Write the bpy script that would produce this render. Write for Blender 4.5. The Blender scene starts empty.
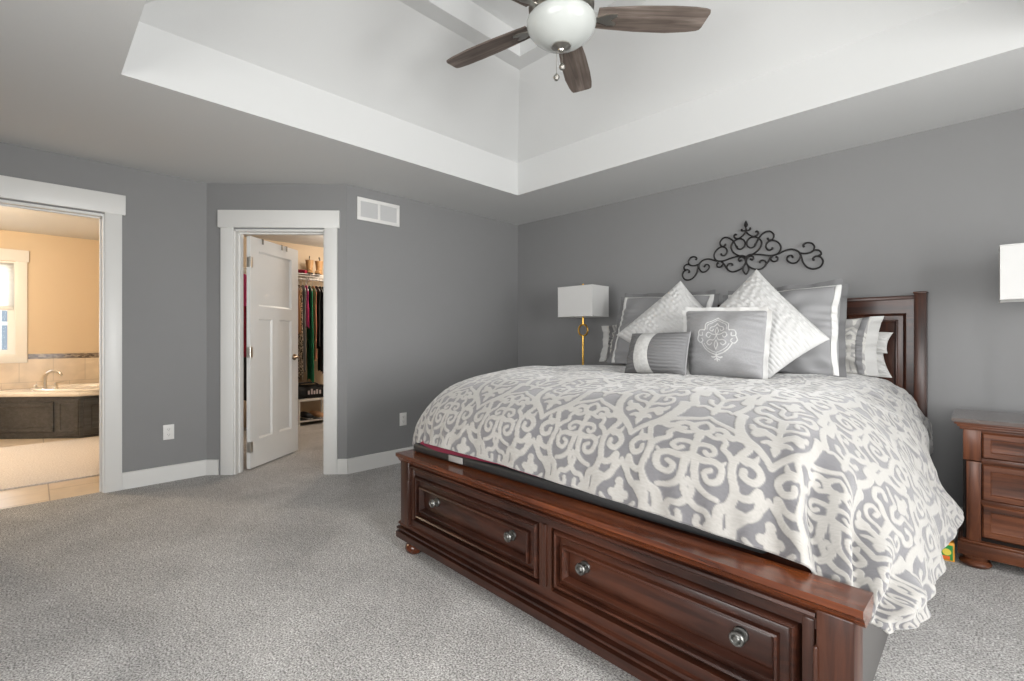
import bpy, bmesh, math, random
import numpy as np
from mathutils import Vector, Matrix, noise

SC = bpy.context.scene
COL = SC.collection
PI = math.pi
R = math.radians
rnd = random.Random(7)

# ------------------------------------------------------------------ camera
cam_d = bpy.data.cameras.new('camera')
cam = bpy.data.objects.new('camera', cam_d)
COL.objects.link(cam)
cam.location = (3.813, -3.938, 1.1437)
cam.rotation_euler = (R(90), 0, R(44.8))
cam_d.sensor_fit = 'HORIZONTAL'
cam_d.sensor_width = 36.0
cam_d.lens = 476.5 / 1024 * 36.0
cam_d.shift_y = -2.5 / 1024
cam_d.clip_start = 0.02
SC.camera = cam

# ------------------------------------------------------------------ world, daylight, exposure
SC.view_settings.view_transform = 'Standard'
SC.view_settings.look = 'None'
SC.view_settings.gamma = 1.0
SC.view_settings.exposure = 0.0
SC.view_settings.use_curve_mapping = False
W = bpy.data.worlds.new('sky')
SC.world = W
W.use_nodes = True
bg = W.node_tree.nodes['Background']
bg.inputs['Color'].default_value = (0.88, 0.93, 1.0, 1)
bg.inputs['Strength'].default_value = 3.0


def area(name, loc, aim, sx, sy, power, col=(1, 1, 1), spread=180):
    d = bpy.data.lights.new(name, 'AREA')
    d.shape = 'RECTANGLE'
    d.size, d.size_y = sx, sy
    d.energy = power
    d.color = col
    d.spread = R(spread)
    o = bpy.data.objects.new(name, d)
    COL.objects.link(o)
    o.location = loc
    o.rotation_euler = (Vector(aim) - Vector(loc)).to_track_quat('-Z', 'Y').to_euler()
    return o


# daylight just outside the bedroom windows (east pair, south pair), the bathroom window
area('daylight_east_front', (5.83, -1.72, 1.30), (0, -1.72, 1.85), 0.90, 1.40, 56, (1.0, 0.995, 0.98), 150)
area('daylight_east_back', (5.83, -3.35, 1.30), (0, -3.35, 1.85), 0.90, 1.40, 112, (1.0, 0.995, 0.98), 150)
area('daylight_south', (3.55, -5.44, 1.30), (3.55, 0, 1.45), 2.25, 1.40, 98, (1.0, 0.985, 0.965), 150)
area('daylight_bath', (-4.80, -4.65, 1.5), (0, -4.65, 1.3), 1.1, 1.2, 26, (0.95, 0.98, 1.0))


def bulb(name, loc, power, col, rad=0.08):
    d = bpy.data.lights.new(name, 'POINT')
    d.energy = power
    d.color = col
    d.shadow_soft_size = rad
    o = bpy.data.objects.new(name, d)
    COL.objects.link(o)
    o.location = loc


bulb('bathroom_bulb', (-2.7, -4.9, 2.25), 112, (1.0, 0.81, 0.57))
bulb('closet_bulb', (-1.75, -0.85, 2.25), 48, (1.0, 0.86, 0.72))

# ------------------------------------------------------------------ materials
MATS = {}


def nodes_of(name):
    m = bpy.data.materials.new(name)
    m.use_nodes = True
    nt = m.node_tree
    return m, nt, nt.nodes, nt.links, nt.nodes['Principled BSDF']


def plain(name, col, rough=0.6, metal=0.0, bump=0.0, bscale=200.0, coat=0.0, var=0.0, vscale=3.0, spec=0.5):
    m, nt, N, L, P = nodes_of(name)
    P.inputs['Base Color'].default_value = (*col, 1)
    P.inputs['Roughness'].default_value = rough
    P.inputs['Metallic'].default_value = metal
    P.inputs['Coat Weight'].default_value = coat
    P.inputs['Specular IOR Level'].default_value = spec
    tc = N.new('ShaderNodeTexCoord')
    if var > 0:
        nz = N.new('ShaderNodeTexNoise')
        nz.inputs['Scale'].default_value = vscale
        nz.inputs['Detail'].default_value = 6
        L.new(tc.outputs['Object'], nz.inputs['Vector'])
        rp = N.new('ShaderNodeMapRange')
        rp.inputs['From Min'].default_value = 0.3
        rp.inputs['From Max'].default_value = 0.7
        rp.inputs['To Min'].default_value = 1 - var
        rp.inputs['To Max'].default_value = 1 + var
        L.new(nz.outputs['Fac'], rp.inputs['Value'])
        mx = N.new('ShaderNodeVectorMath')
        mx.operation = 'SCALE'
        mx.inputs[0].default_value = col
        L.new(rp.outputs['Result'], mx.inputs['Scale'])
        L.new(mx.outputs['Vector'], P.inputs['Base Color'])
    if bump > 0:
        nb = N.new('ShaderNodeTexNoise')
        nb.inputs['Scale'].default_value = bscale
        nb.inputs['Detail'].default_value = 4
        L.new(tc.outputs['Object'], nb.inputs['Vector'])
        b = N.new('ShaderNodeBump')
        b.inputs['Strength'].default_value = bump
        b.inputs['Distance'].default_value = 0.01
        L.new(nb.outputs['Fac'], b.inputs['Height'])
        L.new(b.outputs['Normal'], P.inputs['Normal'])
    MATS[name] = m
    return m


def wood(name, dark, mid, light, axis='X', rough=0.3, coat=0.3, scale=1.0):
    m, nt, N, L, P = nodes_of(name)
    tc = N.new('ShaderNodeTexCoord')
    mp = N.new('ShaderNodeMapping')
    s = [22 * scale] * 3
    s['XYZ'.index(axis)] = 1.3 * scale
    mp.inputs['Scale'].default_value = s
    L.new(tc.outputs['Object'], mp.inputs['Vector'])
    nz = N.new('ShaderNodeTexNoise')
    nz.inputs['Scale'].default_value = 1.6
    nz.inputs['Detail'].default_value = 8
    nz.inputs['Roughness'].default_value = 0.62
    nz.inputs['Distortion'].default_value = 0.8
    L.new(mp.outputs['Vector'], nz.inputs['Vector'])
    n2 = N.new('ShaderNodeTexNoise')
    n2.inputs['Scale'].default_value = 2.2
    n2.inputs['Detail'].default_value = 3
    L.new(tc.outputs['Object'], n2.inputs['Vector'])
    ad = N.new('ShaderNodeMath')
    ad.operation = 'MULTIPLY_ADD'
    ad.inputs[1].default_value = 0.65
    L.new(nz.outputs['Fac'], ad.inputs[0])
    ml = N.new('ShaderNodeMath')
    ml.operation = 'MULTIPLY'
    ml.inputs[1].default_value = 0.4
    L.new(n2.outputs['Fac'], ml.inputs[0])
    L.new(ml.outputs[0], ad.inputs[2])
    cr = N.new('ShaderNodeValToRGB')
    e = cr.color_ramp.elements
    e[0].position, e[0].color = 0.36, (*dark, 1)
    e[1].position, e[1].color = 0.70, (*light, 1)
    k = e.new(0.52)
    k.color = (*mid, 1)
    L.new(ad.outputs[0], cr.inputs['Fac'])
    L.new(cr.outputs['Color'], P.inputs['Base Color'])
    P.inputs['Roughness'].default_value = rough
    P.inputs['Coat Weight'].default_value = coat
    P.inputs['Coat Roughness'].default_value = 0.18
    P.inputs['Specular IOR Level'].default_value = 0.32
    b = N.new('ShaderNodeBump')
    b.inputs['Strength'].default_value = 0.12
    b.inputs['Distance'].default_value = 0.004
    L.new(nz.outputs['Fac'], b.inputs['Height'])
    L.new(b.outputs['Normal'], P.inputs['Normal'])
    MATS[name] = m
    return m


def two_tone(name, ca, cb, rough=0.7, bump_scale=400, bump=0.15, spec=0.3, sheen=0.2):
    """mixes two cloth colours by the woven pattern stored in the mesh (attribute 'weave')"""
    m, nt, N, L, P = nodes_of(name)
    at = N.new('ShaderNodeAttribute')
    at.attribute_name = 'weave'
    mx = N.new('ShaderNodeMix')
    mx.data_type = 'RGBA'
    mx.inputs['A'].default_value = (*ca, 1)
    mx.inputs['B'].default_value = (*cb, 1)
    L.new(at.outputs['Fac'], mx.inputs['Factor'])
    tc = N.new('ShaderNodeTexCoord')
    mp = N.new('ShaderNodeMapping')
    mp.inputs['Rotation'].default_value = (0, 0, R(35))
    mp.inputs['Scale'].default_value = (40, 420, 120)
    L.new(tc.outputs['Object'], mp.inputs['Vector'])
    nz = N.new('ShaderNodeTexNoise')
    nz.inputs['Scale'].default_value = 1.0
    nz.inputs['Detail'].default_value = 3
    L.new(mp.outputs['Vector'], nz.inputs['Vector'])
    rp = N.new('ShaderNodeMapRange')
    rp.inputs['To Min'].default_value = 0.82
    rp.inputs['To Max'].default_value = 1.18
    L.new(nz.outputs['Fac'], rp.inputs['Value'])
    sc = N.new('ShaderNodeVectorMath')
    sc.operation = 'SCALE'
    L.new(mx.outputs['Result'], sc.inputs[0])
    L.new(rp.outputs['Result'], sc.inputs['Scale'])
    L.new(sc.outputs['Vector'], P.inputs['Base Color'])
    P.inputs['Roughness'].default_value = rough
    P.inputs['Specular IOR Level'].default_value = spec
    P.inputs['Sheen Weight'].default_value = sheen
    b = N.new('ShaderNodeBump')
    b.inputs['Strength'].default_value = bump
    b.inputs['Distance'].default_value = 0.004
    L.new(nz.outputs['Fac'], b.inputs['Height'])
    L.new(b.outputs['Normal'], P.inputs['Normal'])
    MATS[name] = m
    return m


def carpet_mat(name, c0, c1, c2):
    m, nt, N, L, P = nodes_of(name)
    tc = N.new('ShaderNodeTexCoord')
    v = N.new('ShaderNodeTexNoise')
    v.inputs['Scale'].default_value = 135
    v.inputs['Detail'].default_value = 3
    v.inputs['Roughness'].default_value = 0.75
    L.new(tc.outputs['Object'], v.inputs['Vector'])
    big = N.new('ShaderNodeTexNoise')
    big.inputs['Scale'].default_value = 2.6
    big.inputs['Detail'].default_value = 5
    big.inputs['Distortion'].default_value = 0.6
    L.new(tc.outputs['Object'], big.inputs['Vector'])
    mid = N.new('ShaderNodeTexNoise')
    mid.inputs['Scale'].default_value = 28
    mid.inputs['Detail'].default_value = 3
    L.new(tc.outputs['Object'], mid.inputs['Vector'])
    cr = N.new('ShaderNodeValToRGB')
    e = cr.color_ramp.elements
    e[0].position, e[0].color = 0.38, (*c0, 1)
    e[1].position, e[1].color = 0.62, (*c2, 1)
    k = e.new(0.5)
    k.color = (*c1, 1)
    L.new(v.outputs['Fac'], cr.inputs['Fac'])
    rp = N.new('ShaderNodeMapRange')
    rp.inputs['From Min'].default_value = 0.3
    rp.inputs['From Max'].default_value = 0.7
    rp.inputs['To Min'].default_value = 0.86
    rp.inputs['To Max'].default_value = 1.12
    L.new(big.outputs['Fac'], rp.inputs['Value'])
    rp2 = N.new('ShaderNodeMapRange')
    rp2.inputs['From Min'].default_value = 0.3
    rp2.inputs['From Max'].default_value = 0.7
    rp2.inputs['To Min'].default_value = 0.90
    rp2.inputs['To Max'].default_value = 1.10
    L.new(mid.outputs['Fac'], rp2.inputs['Value'])
    mu = N.new('ShaderNodeMath')
    mu.operation = 'MULTIPLY'
    L.new(rp.outputs['Result'], mu.inputs[0])
    L.new(rp2.outputs['Result'], mu.inputs[1])
    sc = N.new('ShaderNodeVectorMath')
    sc.operation = 'SCALE'
    L.new(cr.outputs['Color'], sc.inputs[0])
    L.new(mu.outputs[0], sc.inputs['Scale'])
    L.new(sc.outputs['Vector'], P.inputs['Base Color'])
    P.inputs['Roughness'].default_value = 1.0
    P.inputs['Specular IOR Level'].default_value = 0.1
    ad = N.new('ShaderNodeMath')
    ad.operation = 'MULTIPLY_ADD'
    ad.inputs[1].default_value = 0.5
    L.new(mid.outputs['Fac'], ad.inputs[0])
    L.new(v.outputs['Fac'], ad.inputs[2])
    b = N.new('ShaderNodeBump')
    b.inputs['Strength'].default_value = 0.9
    b.inputs['Distance'].default_value = 0.012
    L.new(ad.outputs[0], b.inputs['Height'])
    L.new(b.outputs['Normal'], P.inputs['Normal'])
    MATS[name] = m
    return m


def tile_mat(name, c1, c2, grout, w, h, rough=0.3, offset=0.5, plane='XY', mortar=0.004, rot=0):
    m, nt, N, L, P = nodes_of(name)
    tc = N.new('ShaderNodeTexCoord')
    mp = N.new('ShaderNodeMapping')
    if plane == 'YZ':
        mp.inputs['Rotation'].default_value = (0, R(90), 0) if False else (R(-90), 0, R(-90))
    else:
        mp.inputs['Rotation'].default_value = (0, 0, rot)
    L.new(tc.outputs['Object'], mp.inputs['Vector'])
    br = N.new('ShaderNodeTexBrick')
    br.offset = offset
    br.inputs['Scale'].default_value = 1.0
    br.inputs['Brick Width'].default_value = w
    br.inputs['Row Height'].default_value = h
    br.inputs['Mortar Size'].default_value = mortar
    br.inputs['Color1'].default_value = (*c1, 1)
    br.inputs['Color2'].default_value = (*c2, 1)
    br.inputs['Mortar'].default_value = (*grout, 1)
    if plane == 'YZ':
        sx = N.new('ShaderNodeSeparateXYZ')
        cx = N.new('ShaderNodeCombineXYZ')
        L.new(tc.outputs['Object'], sx.inputs[0])
        L.new(sx.outputs['Y'], cx.inputs['X'])
        L.new(sx.outputs['Z'], cx.inputs['Y'])
        L.new(cx.outputs[0], br.inputs['Vector'])
    else:
        L.new(mp.outputs['Vector'], br.inputs['Vector'])
    nz = N.new('ShaderNodeTexNoise')
    nz.inputs['Scale'].default_value = 4
    nz.inputs['Detail'].default_value = 7
    nz.inputs['Distortion'].default_value = 1.2
    L.new(tc.outputs['Object'], nz.inputs['Vector'])
    rp = N.new('ShaderNodeMapRange')
    rp.inputs['From Min'].default_value = 0.3
    rp.inputs['From Max'].default_value = 0.7
    rp.inputs['To Min'].default_value = 0.88
    rp.inputs['To Max'].default_value = 1.1
    L.new(nz.outputs['Fac'], rp.inputs['Value'])
    sc = N.new('ShaderNodeVectorMath')
    sc.operation = 'SCALE'
    L.new(br.outputs['Color'], sc.inputs[0])
    L.new(rp.outputs['Result'], sc.inputs['Scale'])
    L.new(sc.outputs['Vector'], P.inputs['Base Color'])
    P.inputs['Roughness'].default_value = rough
    MATS[name] = m
    return m


def spotted(name, ca, cb, scale=40, thr=0.5, rough=0.8):
    m, nt, N, L, P = nodes_of(name)
    tc = N.new('ShaderNodeTexCoord')
    nz = N.new('ShaderNodeTexNoise')
    nz.inputs['Scale'].default_value = scale
    nz.inputs['Detail'].default_value = 2
    L.new(tc.outputs['Object'], nz.inputs['Vector'])
    cr = N.new('ShaderNodeValToRGB')
    cr.color_ramp.interpolation = 'CONSTANT'
    e = cr.color_ramp.elements
    e[0].position, e[0].color = 0.0, (*ca, 1)
    e[1].position, e[1].color = thr, (*cb, 1)
    L.new(nz.outputs['Fac'], cr.inputs['Fac'])
    L.new(cr.outputs['Color'], P.inputs['Base Color'])
    P.inputs['Roughness'].default_value = rough
    MATS[name] = m
    return m


def pane_mat(name):
    m = bpy.data.materials.new(name)
    m.use_nodes = True
    nt = m.node_tree
    nt.nodes.clear()
    o = nt.nodes.new('ShaderNodeOutputMaterial')
    t = nt.nodes.new('ShaderNodeBsdfTransparent')
    g = nt.nodes.new('ShaderNodeBsdfGlossy')
    g.inputs['Roughness'].default_value = 0.02
    x = nt.nodes.new('ShaderNodeMixShader')
    x.inputs[0].default_value = 0.06
    nt.links.new(t.outputs[0], x.inputs[1])
    nt.links.new(g.outputs[0], x.inputs[2])
    nt.links.new(x.outputs[0], o.inputs['Surface'])
    MATS[name] = m
    return m


def translucent(name, col, mix=0.5):
    m = bpy.data.materials.new(name)
    m.use_nodes = True
    nt = m.node_tree
    nt.nodes.clear()
    o = nt.nodes.new('ShaderNodeOutputMaterial')
    t = nt.nodes.new('ShaderNodeBsdfTranslucent')
    g = nt.nodes.new('ShaderNodeBsdfDiffuse')
    t.inputs['Color'].default_value = (*col, 1)
    g.inputs['Color'].default_value = (*col, 1)
    x = nt.nodes.new('ShaderNodeMixShader')
    x.inputs[0].default_value = mix
    nt.links.new(g.outputs[0], x.inputs[1])
    nt.links.new(t.outputs[0], x.inputs[2])
    nt.links.new(x.outputs[0], o.inputs['Surface'])
    MATS[name] = m
    return m


plain('wall_grey', (0.246, 0.246, 0.248), 0.75, bump=0.06, bscale=260, var=0.02, vscale=1.5)
plain('wall_tan', (0.62, 0.50, 0.36), 0.75, bump=0.05, bscale=260)
plain('ceiling_white', (0.64, 0.645, 0.643), 0.85, bump=0.08, bscale=180)
plain('trim_white', (0.74, 0.735, 0.715), 0.38, bump=0.01, bscale=60)
carpet_mat('carpet', (0.20, 0.190, 0.182), (0.50, 0.485, 0.470), (0.80, 0.785, 0.765))
tile_mat('bath_floor', (0.60, 0.50, 0.40), (0.66, 0.56, 0.45), (0.30, 0.24, 0.19), 0.60, 0.55, 0.28)
tile_mat('bath_wall_tile', (0.66, 0.57, 0.46), (0.60, 0.50, 0.40), (0.50, 0.43, 0.35), 0.30, 0.30, 0.3, plane='YZ')
tile_mat('mosaic', (0.03, 0.02, 0.015), (0.34, 0.28, 0.22), (0.14, 0.11, 0.09), 0.035, 0.014, 0.2, plane='YZ', mortar=0.002)
wood('cherry_x', (0.009, 0.0035, 0.0025), (0.030, 0.0098, 0.0058), (0.068, 0.0215, 0.0108), 'X', 0.34, 0.16)
wood('cherry_y', (0.009, 0.0035, 0.0025), (0.030, 0.0098, 0.0058), (0.068, 0.0215, 0.0108), 'Y', 0.34, 0.16)
wood('cherry_z', (0.010, 0.0042, 0.003), (0.036, 0.0125, 0.0072), (0.078, 0.0265, 0.0135), 'Z', 0.34, 0.16)
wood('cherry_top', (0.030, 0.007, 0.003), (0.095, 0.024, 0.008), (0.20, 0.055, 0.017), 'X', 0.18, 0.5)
wood('walnut_x', (0.030, 0.010, 0.005), (0.110, 0.036, 0.016), (0.21, 0.075, 0.033), 'X', 0.36, 0.08)
wood('walnut_z', (0.030, 0.010, 0.005), (0.110, 0.036, 0.016), (0.21, 0.075, 0.033), 'Z', 0.36, 0.08)
wood('walnut_top', (0.05, 0.035, 0.028), (0.085, 0.06, 0.05), (0.12, 0.09, 0.08), 'X', 0.22, 0.6)
wood('barn_wood', (0.045, 0.034, 0.028), (0.145, 0.115, 0.098), (0.30, 0.25, 0.22), 'X', 0.55, 0.0, 0.8)
wood('tub_wood', (0.028, 0.030, 0.034), (0.052, 0.054, 0.058), (0.085, 0.088, 0.092), 'Y', 0.4, 0.1)
plain('black_gap', (0.008, 0.005, 0.004), 0.7)
plain('case_gap_shade', (0.012, 0.007, 0.005), 0.6, spec=0.2)  # near-black behind the drawers: shade of the gaps put into the colour
plain('pewter', (0.20, 0.20, 0.19), 0.40, 1.0)
plain('nickel', (0.58, 0.56, 0.52), 0.28, 1.0)
plain('bronze', (0.30, 0.22, 0.15), 0.3, 1.0)
plain('brass', (0.80, 0.47, 0.10), 0.28, 1.0)
plain('iron', (0.018, 0.016, 0.016), 0.5, 0.4)
plain('opal_glass', (0.50, 0.52, 0.505), 0.22, spec=0.5)
plain('shade_linen', (0.60, 0.596, 0.585), 0.85, bump=0.08, bscale=500)
plain('white_plastic', (0.78, 0.77, 0.75), 0.4)
plain('dark_slot', (0.05, 0.05, 0.05), 0.6)
plain('grille_grey', (0.60, 0.60, 0.60), 0.5)
plain('side_grey', (0.115, 0.110, 0.106), 0.6, var=0.04)
plain('black_vinyl', (0.014, 0.015, 0.016), 0.5, bump=0.1, bscale=300)
plain('label_grey', (0.26, 0.25, 0.24), 0.6)
plain('mattress_white', (0.70, 0.69, 0.67), 0.8)
plain('maroon', (0.17, 0.012, 0.035), 0.85, bump=0.2, bscale=300)
plain('sham_grey', (0.255, 0.255, 0.260), 0.55, bump=0.05, bscale=700, spec=0.4)
plain('sham_dark', (0.145, 0.145, 0.148), 0.6, bump=0.06, bscale=700)
plain('ruched_white', (0.53, 0.527, 0.52), 0.85, bump=0.15, bscale=350)
plain('satin_white', (0.60, 0.597, 0.585), 0.5)
plain('pillow_white', (0.47, 0.467, 0.455), 0.8, bump=0.08, bscale=60)
plain('band_silver', (0.52, 0.52, 0.51), 0.55, bump=0.25, bscale=90, var=0.12, vscale=60)
two_tone('damask', (0.128, 0.125, 0.132), (0.315, 0.303, 0.282), 0.62, sheen=0.5)
two_tone('damask_sham', (0.26, 0.255, 0.25), (0.43, 0.42, 0.395), 0.65)
two_tone('embroidery', (0.265, 0.265, 0.270), (0.50, 0.50, 0.495), 0.55, bump=0.05)
plain('tub_white', (0.80, 0.75, 0.69), 0.15, coat=0.4)
spotted('bath_rug', (0.60, 0.55, 0.52), (0.70, 0.65, 0.62), 90, 0.5)
plain('tan_leather', (0.42, 0.24, 0.10), 0.5)
plain('wire_white', (0.72, 0.70, 0.66), 0.4)
plain('hanger_steel', (0.55, 0.54, 0.52), 0.3, 0.8)
pane_mat('pane')
translucent('cell_shade', (0.80, 0.80, 0.78), 0.6)


# ------------------------------------------------------------------ mesh helpers
def link(name, me, mat, parent=None, smooth=35.0):
    o = bpy.data.objects.new(name, me)
    COL.objects.link(o)
    if mat is not None:
        me.materials.append(MATS[mat] if isinstance(mat, str) else mat)
    if smooth:
        me.polygons.foreach_set('use_smooth', [True] * len(me.polygons))
        if smooth < 180:
            me.set_sharp_from_angle(angle=R(smooth))
    if parent is not None:
        o.parent = parent
    return o


def obj(name, bm, mat, parent=None, smooth=35.0, M=None):
    """one mesh object; M moves the shape before it is stored"""
    if M is not None:
        bmesh.ops.transform(bm, matrix=M, verts=bm.verts)
    bmesh.ops.recalc_face_normals(bm, faces=bm.faces)
    me = bpy.data.meshes.new(name)
    bm.to_mesh(me)
    bm.free()
    return link(name, me, mat, parent, smooth)


def tag(o, label=None, cat=None, group=None, kind=None):
    if label:
        o['label'] = label
    if cat:
        o['category'] = cat
    if group:
        o['group'] = group
    if kind:
        o['kind'] = kind
    return o


def empty(name, loc=(0, 0, 0), rz=0.0, label=None, cat=None, group=None, kind=None):
    o = bpy.data.objects.new(name, None)
    COL.objects.link(o)
    o.empty_display_size = 0.1
    o.location = loc
    o.rotation_euler = (0, 0, rz)
    return tag(o, label, cat, group, kind)


def nb():
    return bmesh.new()


def box(bm, x0, x1, y0, y1, z0, z1, bev=0.0, seg=2):
    r = bmesh.ops.create_cube(bm, size=1.0)
    vs = r['verts']
    for v in vs:
        v.co = Vector(((x0 + x1) / 2 + v.co.x * (x1 - x0), (y0 + y1) / 2 + v.co.y * (y1 - y0), (z0 + z1) / 2 + v.co.z * (z1 - z0)))
    if bev > 0:
        es = {e for v in vs for e in v.link_edges}
        bmesh.ops.bevel(bm, geom=list(es), offset=bev, segments=seg, profile=0.5, affect='EDGES')


def bx(name, dims, mat, parent=None, bev=0.0, M=None):
    b = nb()
    box(b, *dims, bev)
    return obj(name, b, mat, parent, M=M)


def lathe(bm, prof, seg=28, M=None):
    """prof: (radius, z) pairs, turned about z"""
    rings = []
    for r, z in prof:
        if r < 1e-5:
            v = bm.verts.new((0, 0, z))
            rings.append([v])
        else:
            rings.append([bm.verts.new((r * math.cos(2 * PI * i / seg), r * math.sin(2 * PI * i / seg), z)) for i in range(seg)])
    new = [v for g in rings for v in g]
    for a, c in zip(rings[:-1], rings[1:]):
        for i in range(seg):
            j = (i + 1) % seg
            q = [a[i % len(a)], a[j % len(a)], c[j % len(c)], c[i % len(c)]]
            u = []
            for v in q:
                if v not in u:
                    u.append(v)
            if len(u) > 2:
                bm.faces.new(u)
    for g in (rings[0], rings[-1]):
        if len(g) > 2:
            bm.faces.new(g)
    if M is not None:
        bmesh.ops.transform(bm, matrix=M, verts=new)


def tube(bm, pts, r, seg=8, closed=False):
    """r: one radius, or one per point"""
    pts = [Vector(p) for p in pts]
    n = len(pts)
    rad = r if isinstance(r, (list, tuple)) else [r] * n
    up = None
    rings = []
    for i, p in enumerate(pts):
        if closed:
            t = pts[(i + 1) % n] - pts[i - 1]
        else:
            t = pts[min(i + 1, n - 1)] - pts[max(i - 1, 0)]
        t.normalize()
        if up is None:
            up = t.orthogonal().normalized()
        up = (up - t * up.dot(t))
        up = up.normalized() if up.length > 1e-6 else t.orthogonal().normalized()
        s = t.cross(up)
        rings.append([bm.verts.new(p + (up * math.cos(2 * PI * k / seg) + s * math.sin(2 * PI * k / seg)) * rad[i]) for k in range(seg)])
    m = n if closed else n - 1
    for i in range(m):
        a, c = rings[i], rings[(i + 1) % n]
        for k in range(seg):
            bm.faces.new((a[k], a[(k + 1) % seg], c[(k + 1) % seg], c[k]))
    if not closed:
        bm.faces.new(list(reversed(rings[0])))
        bm.faces.new(rings[-1])


def spline(pts, k=6, closed=False):
    """Catmull-Rom through pts"""
    P = [Vector(p) for p in pts]
    n = len(P)
    out = []
    m = n if closed else n - 1
    for i in range(m):
        if closed:
            a, b, c, d = P[i - 1], P[i], P[(i + 1) % n], P[(i + 2) % n]
        else:
            a, b, c, d = P[max(i - 1, 0)], P[i], P[i + 1], P[min(i + 2, n - 1)]
        for j in range(k):
            t = j / k
            out.append(0.5 * ((2 * b) + (c - a) * t + (2 * a - 5 * b + 4 * c - d) * t * t + (3 * b - a - 3 * c + d) * t ** 3))
    if not closed:
        out.append(P[-1])
    return out


def prism(bm, poly, z0, z1, M=None):
    a = [bm.verts.new((x, y, z0)) for x, y in poly]
    c = [bm.verts.new((x, y, z1)) for x, y in poly]
    bm.faces.new(a)
    bm.faces.new(c)
    n = len(poly)
    for i in range(n):
        j = (i + 1) % n
        bm.faces.new((a[i], a[j], c[j], c[i]))
    if M is not None:
        bmesh.ops.transform(bm, matrix=M, verts=a + c)


def panel(bm, x0, x1, z0, z1, loops, back):
    """a moulded front in the XZ plane facing -y: loops of (inset, y); the last is capped, the first joins a back at y=back"""
    rings = []
    for ins, y in [(0.0, back)] + list(loops):
        rings.append([bm.verts.new(c) for c in ((x0 + ins, y, z0 + ins), (x1 - ins, y, z0 + ins), (x1 - ins, y, z1 - ins), (x0 + ins, y, z1 - ins))])
    bm.faces.new(rings[0])
    for a, c in zip(rings[:-1], rings[1:]):
        for i in range(4):
            j = (i + 1) % 4
            bm.faces.new((a[i], a[j], c[j], c[i]))
    bm.faces.new(rings[-1])


def profile_bar(bm, prof, x0, x1):
    """prof: (y, z) outline swept along x"""
    a = [bm.verts.new((x0, y, z)) for y, z in prof]
    c = [bm.verts.new((x1, y, z)) for y, z in prof]
    bm.faces.new(a)
    bm.faces.new(c)
    n = len(prof)
    for i in range(n):
        j = (i + 1) % n
        bm.faces.new((a[i], a[j], c[j], c[i]))


def T(x, y, z, rz=0.0):
    return Matrix.Translation((x, y, z)) @ Matrix.Rotation(rz, 4, 'Z')


def grid_mesh(name, P, weave=None, wrap=False):
    """P: rows x cols x 3 points -> a mesh, with the woven pattern stored per point"""
    h, w = P.shape[:2]
    idx = np.arange(h * w).reshape(h, w)
    f = np.stack([idx[:-1, :-1], idx[:-1, 1:], idx[1:, 1:], idx[1:, :-1]], -1).reshape(-1, 4)
    return raw_mesh(name, P.reshape(-1, 3), f, None if weave is None else weave.reshape(-1))


def raw_mesh(name, V, F, weave=None):
    me = bpy.data.meshes.new(name)
    me.vertices.add(len(V))
    me.vertices.foreach_set('co', np.asarray(V, dtype=np.float32).ravel())
    F = np.asarray(F, dtype=np.int32)
    me.loops.add(F.size)
    me.loops.foreach_set('vertex_index', F.ravel())
    me.polygons.add(len(F))
    me.polygons.foreach_set('loop_start', np.arange(0, F.size, F.shape[1], dtype=np.int32))
    me.update(calc_edges=True)
    me.validate()
    if weave is not None:
        at = me.attributes.new('weave', 'FLOAT', 'POINT')
        at.data.foreach_set('value', np.asarray(weave, dtype=np.float32))
    return me


# ------------------------------------------------------------------ the room
H = 2.44
ANG_B = math.atan2(0.84, 0.81)
LB = math.hypot(0.81, 0.84)
MB_ = T(-0.81, -2.91, 0, ANG_B)          # along the angled closet wall; +y is behind it


def struct(name, bm, mat, parent=None, M=None, smooth=35.0):
    o = obj(name, bm, mat, parent, smooth, M)
    if parent is None:
        o['kind'] = 'structure'
    return o


b = nb()
prism(b, [(5.8, 0.12), (-3.05, 0.12), (-3.05, -2.81), (-0.85, -2.81), (-0.85, -5.4), (5.8, -5.4)], -0.06, 0.0)
struct('floor', b, 'carpet')
b = nb()
box(b, -4.72, -0.85, -6.1, -2.81, -0.06, -0.004)
struct('floor_bathroom', b, 'bath_floor')

# ceiling: flat soffit round a raised tray (upright band, sloped sides, a step, a flat top)
TX0, TX1, TY0, TY1 = 0.80, 4.09, -3.63, -0.83
b = nb()


def ring(ins, z):
    return [b.verts.new(c) for c in ((TX0 + ins, TY0 + ins, z), (TX1 - ins, TY0 + ins, z), (TX1 - ins, TY1 - ins, z), (TX0 + ins, TY1 - ins, z))]


outer = [b.verts.new(c) for c in ((-4.75, -6.1, H), (5.8, -6.1, H), (5.8, 0.14, H), (-4.75, 0.14, H))]
rs = [outer, ring(0, H), ring(0.0, 2.733), ring(0.60, 3.10), ring(0.72, 3.10), ring(0.72, 3.263)]
for a, c in zip(rs[:-1], rs[1:]):
    for i in range(4):
        j = (i + 1) % 4
        b.faces.new((a[i], a[j], c[j], c[i]))
b.faces.new(rs[-1])
struct('ceiling', b, 'ceiling_white', smooth=0)


def wall(name, dims, mat='wall_grey', M=None):
    b = nb()
    box(b, *dims)
    return struct(name, b, mat, M=M, smooth=0)


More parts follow.
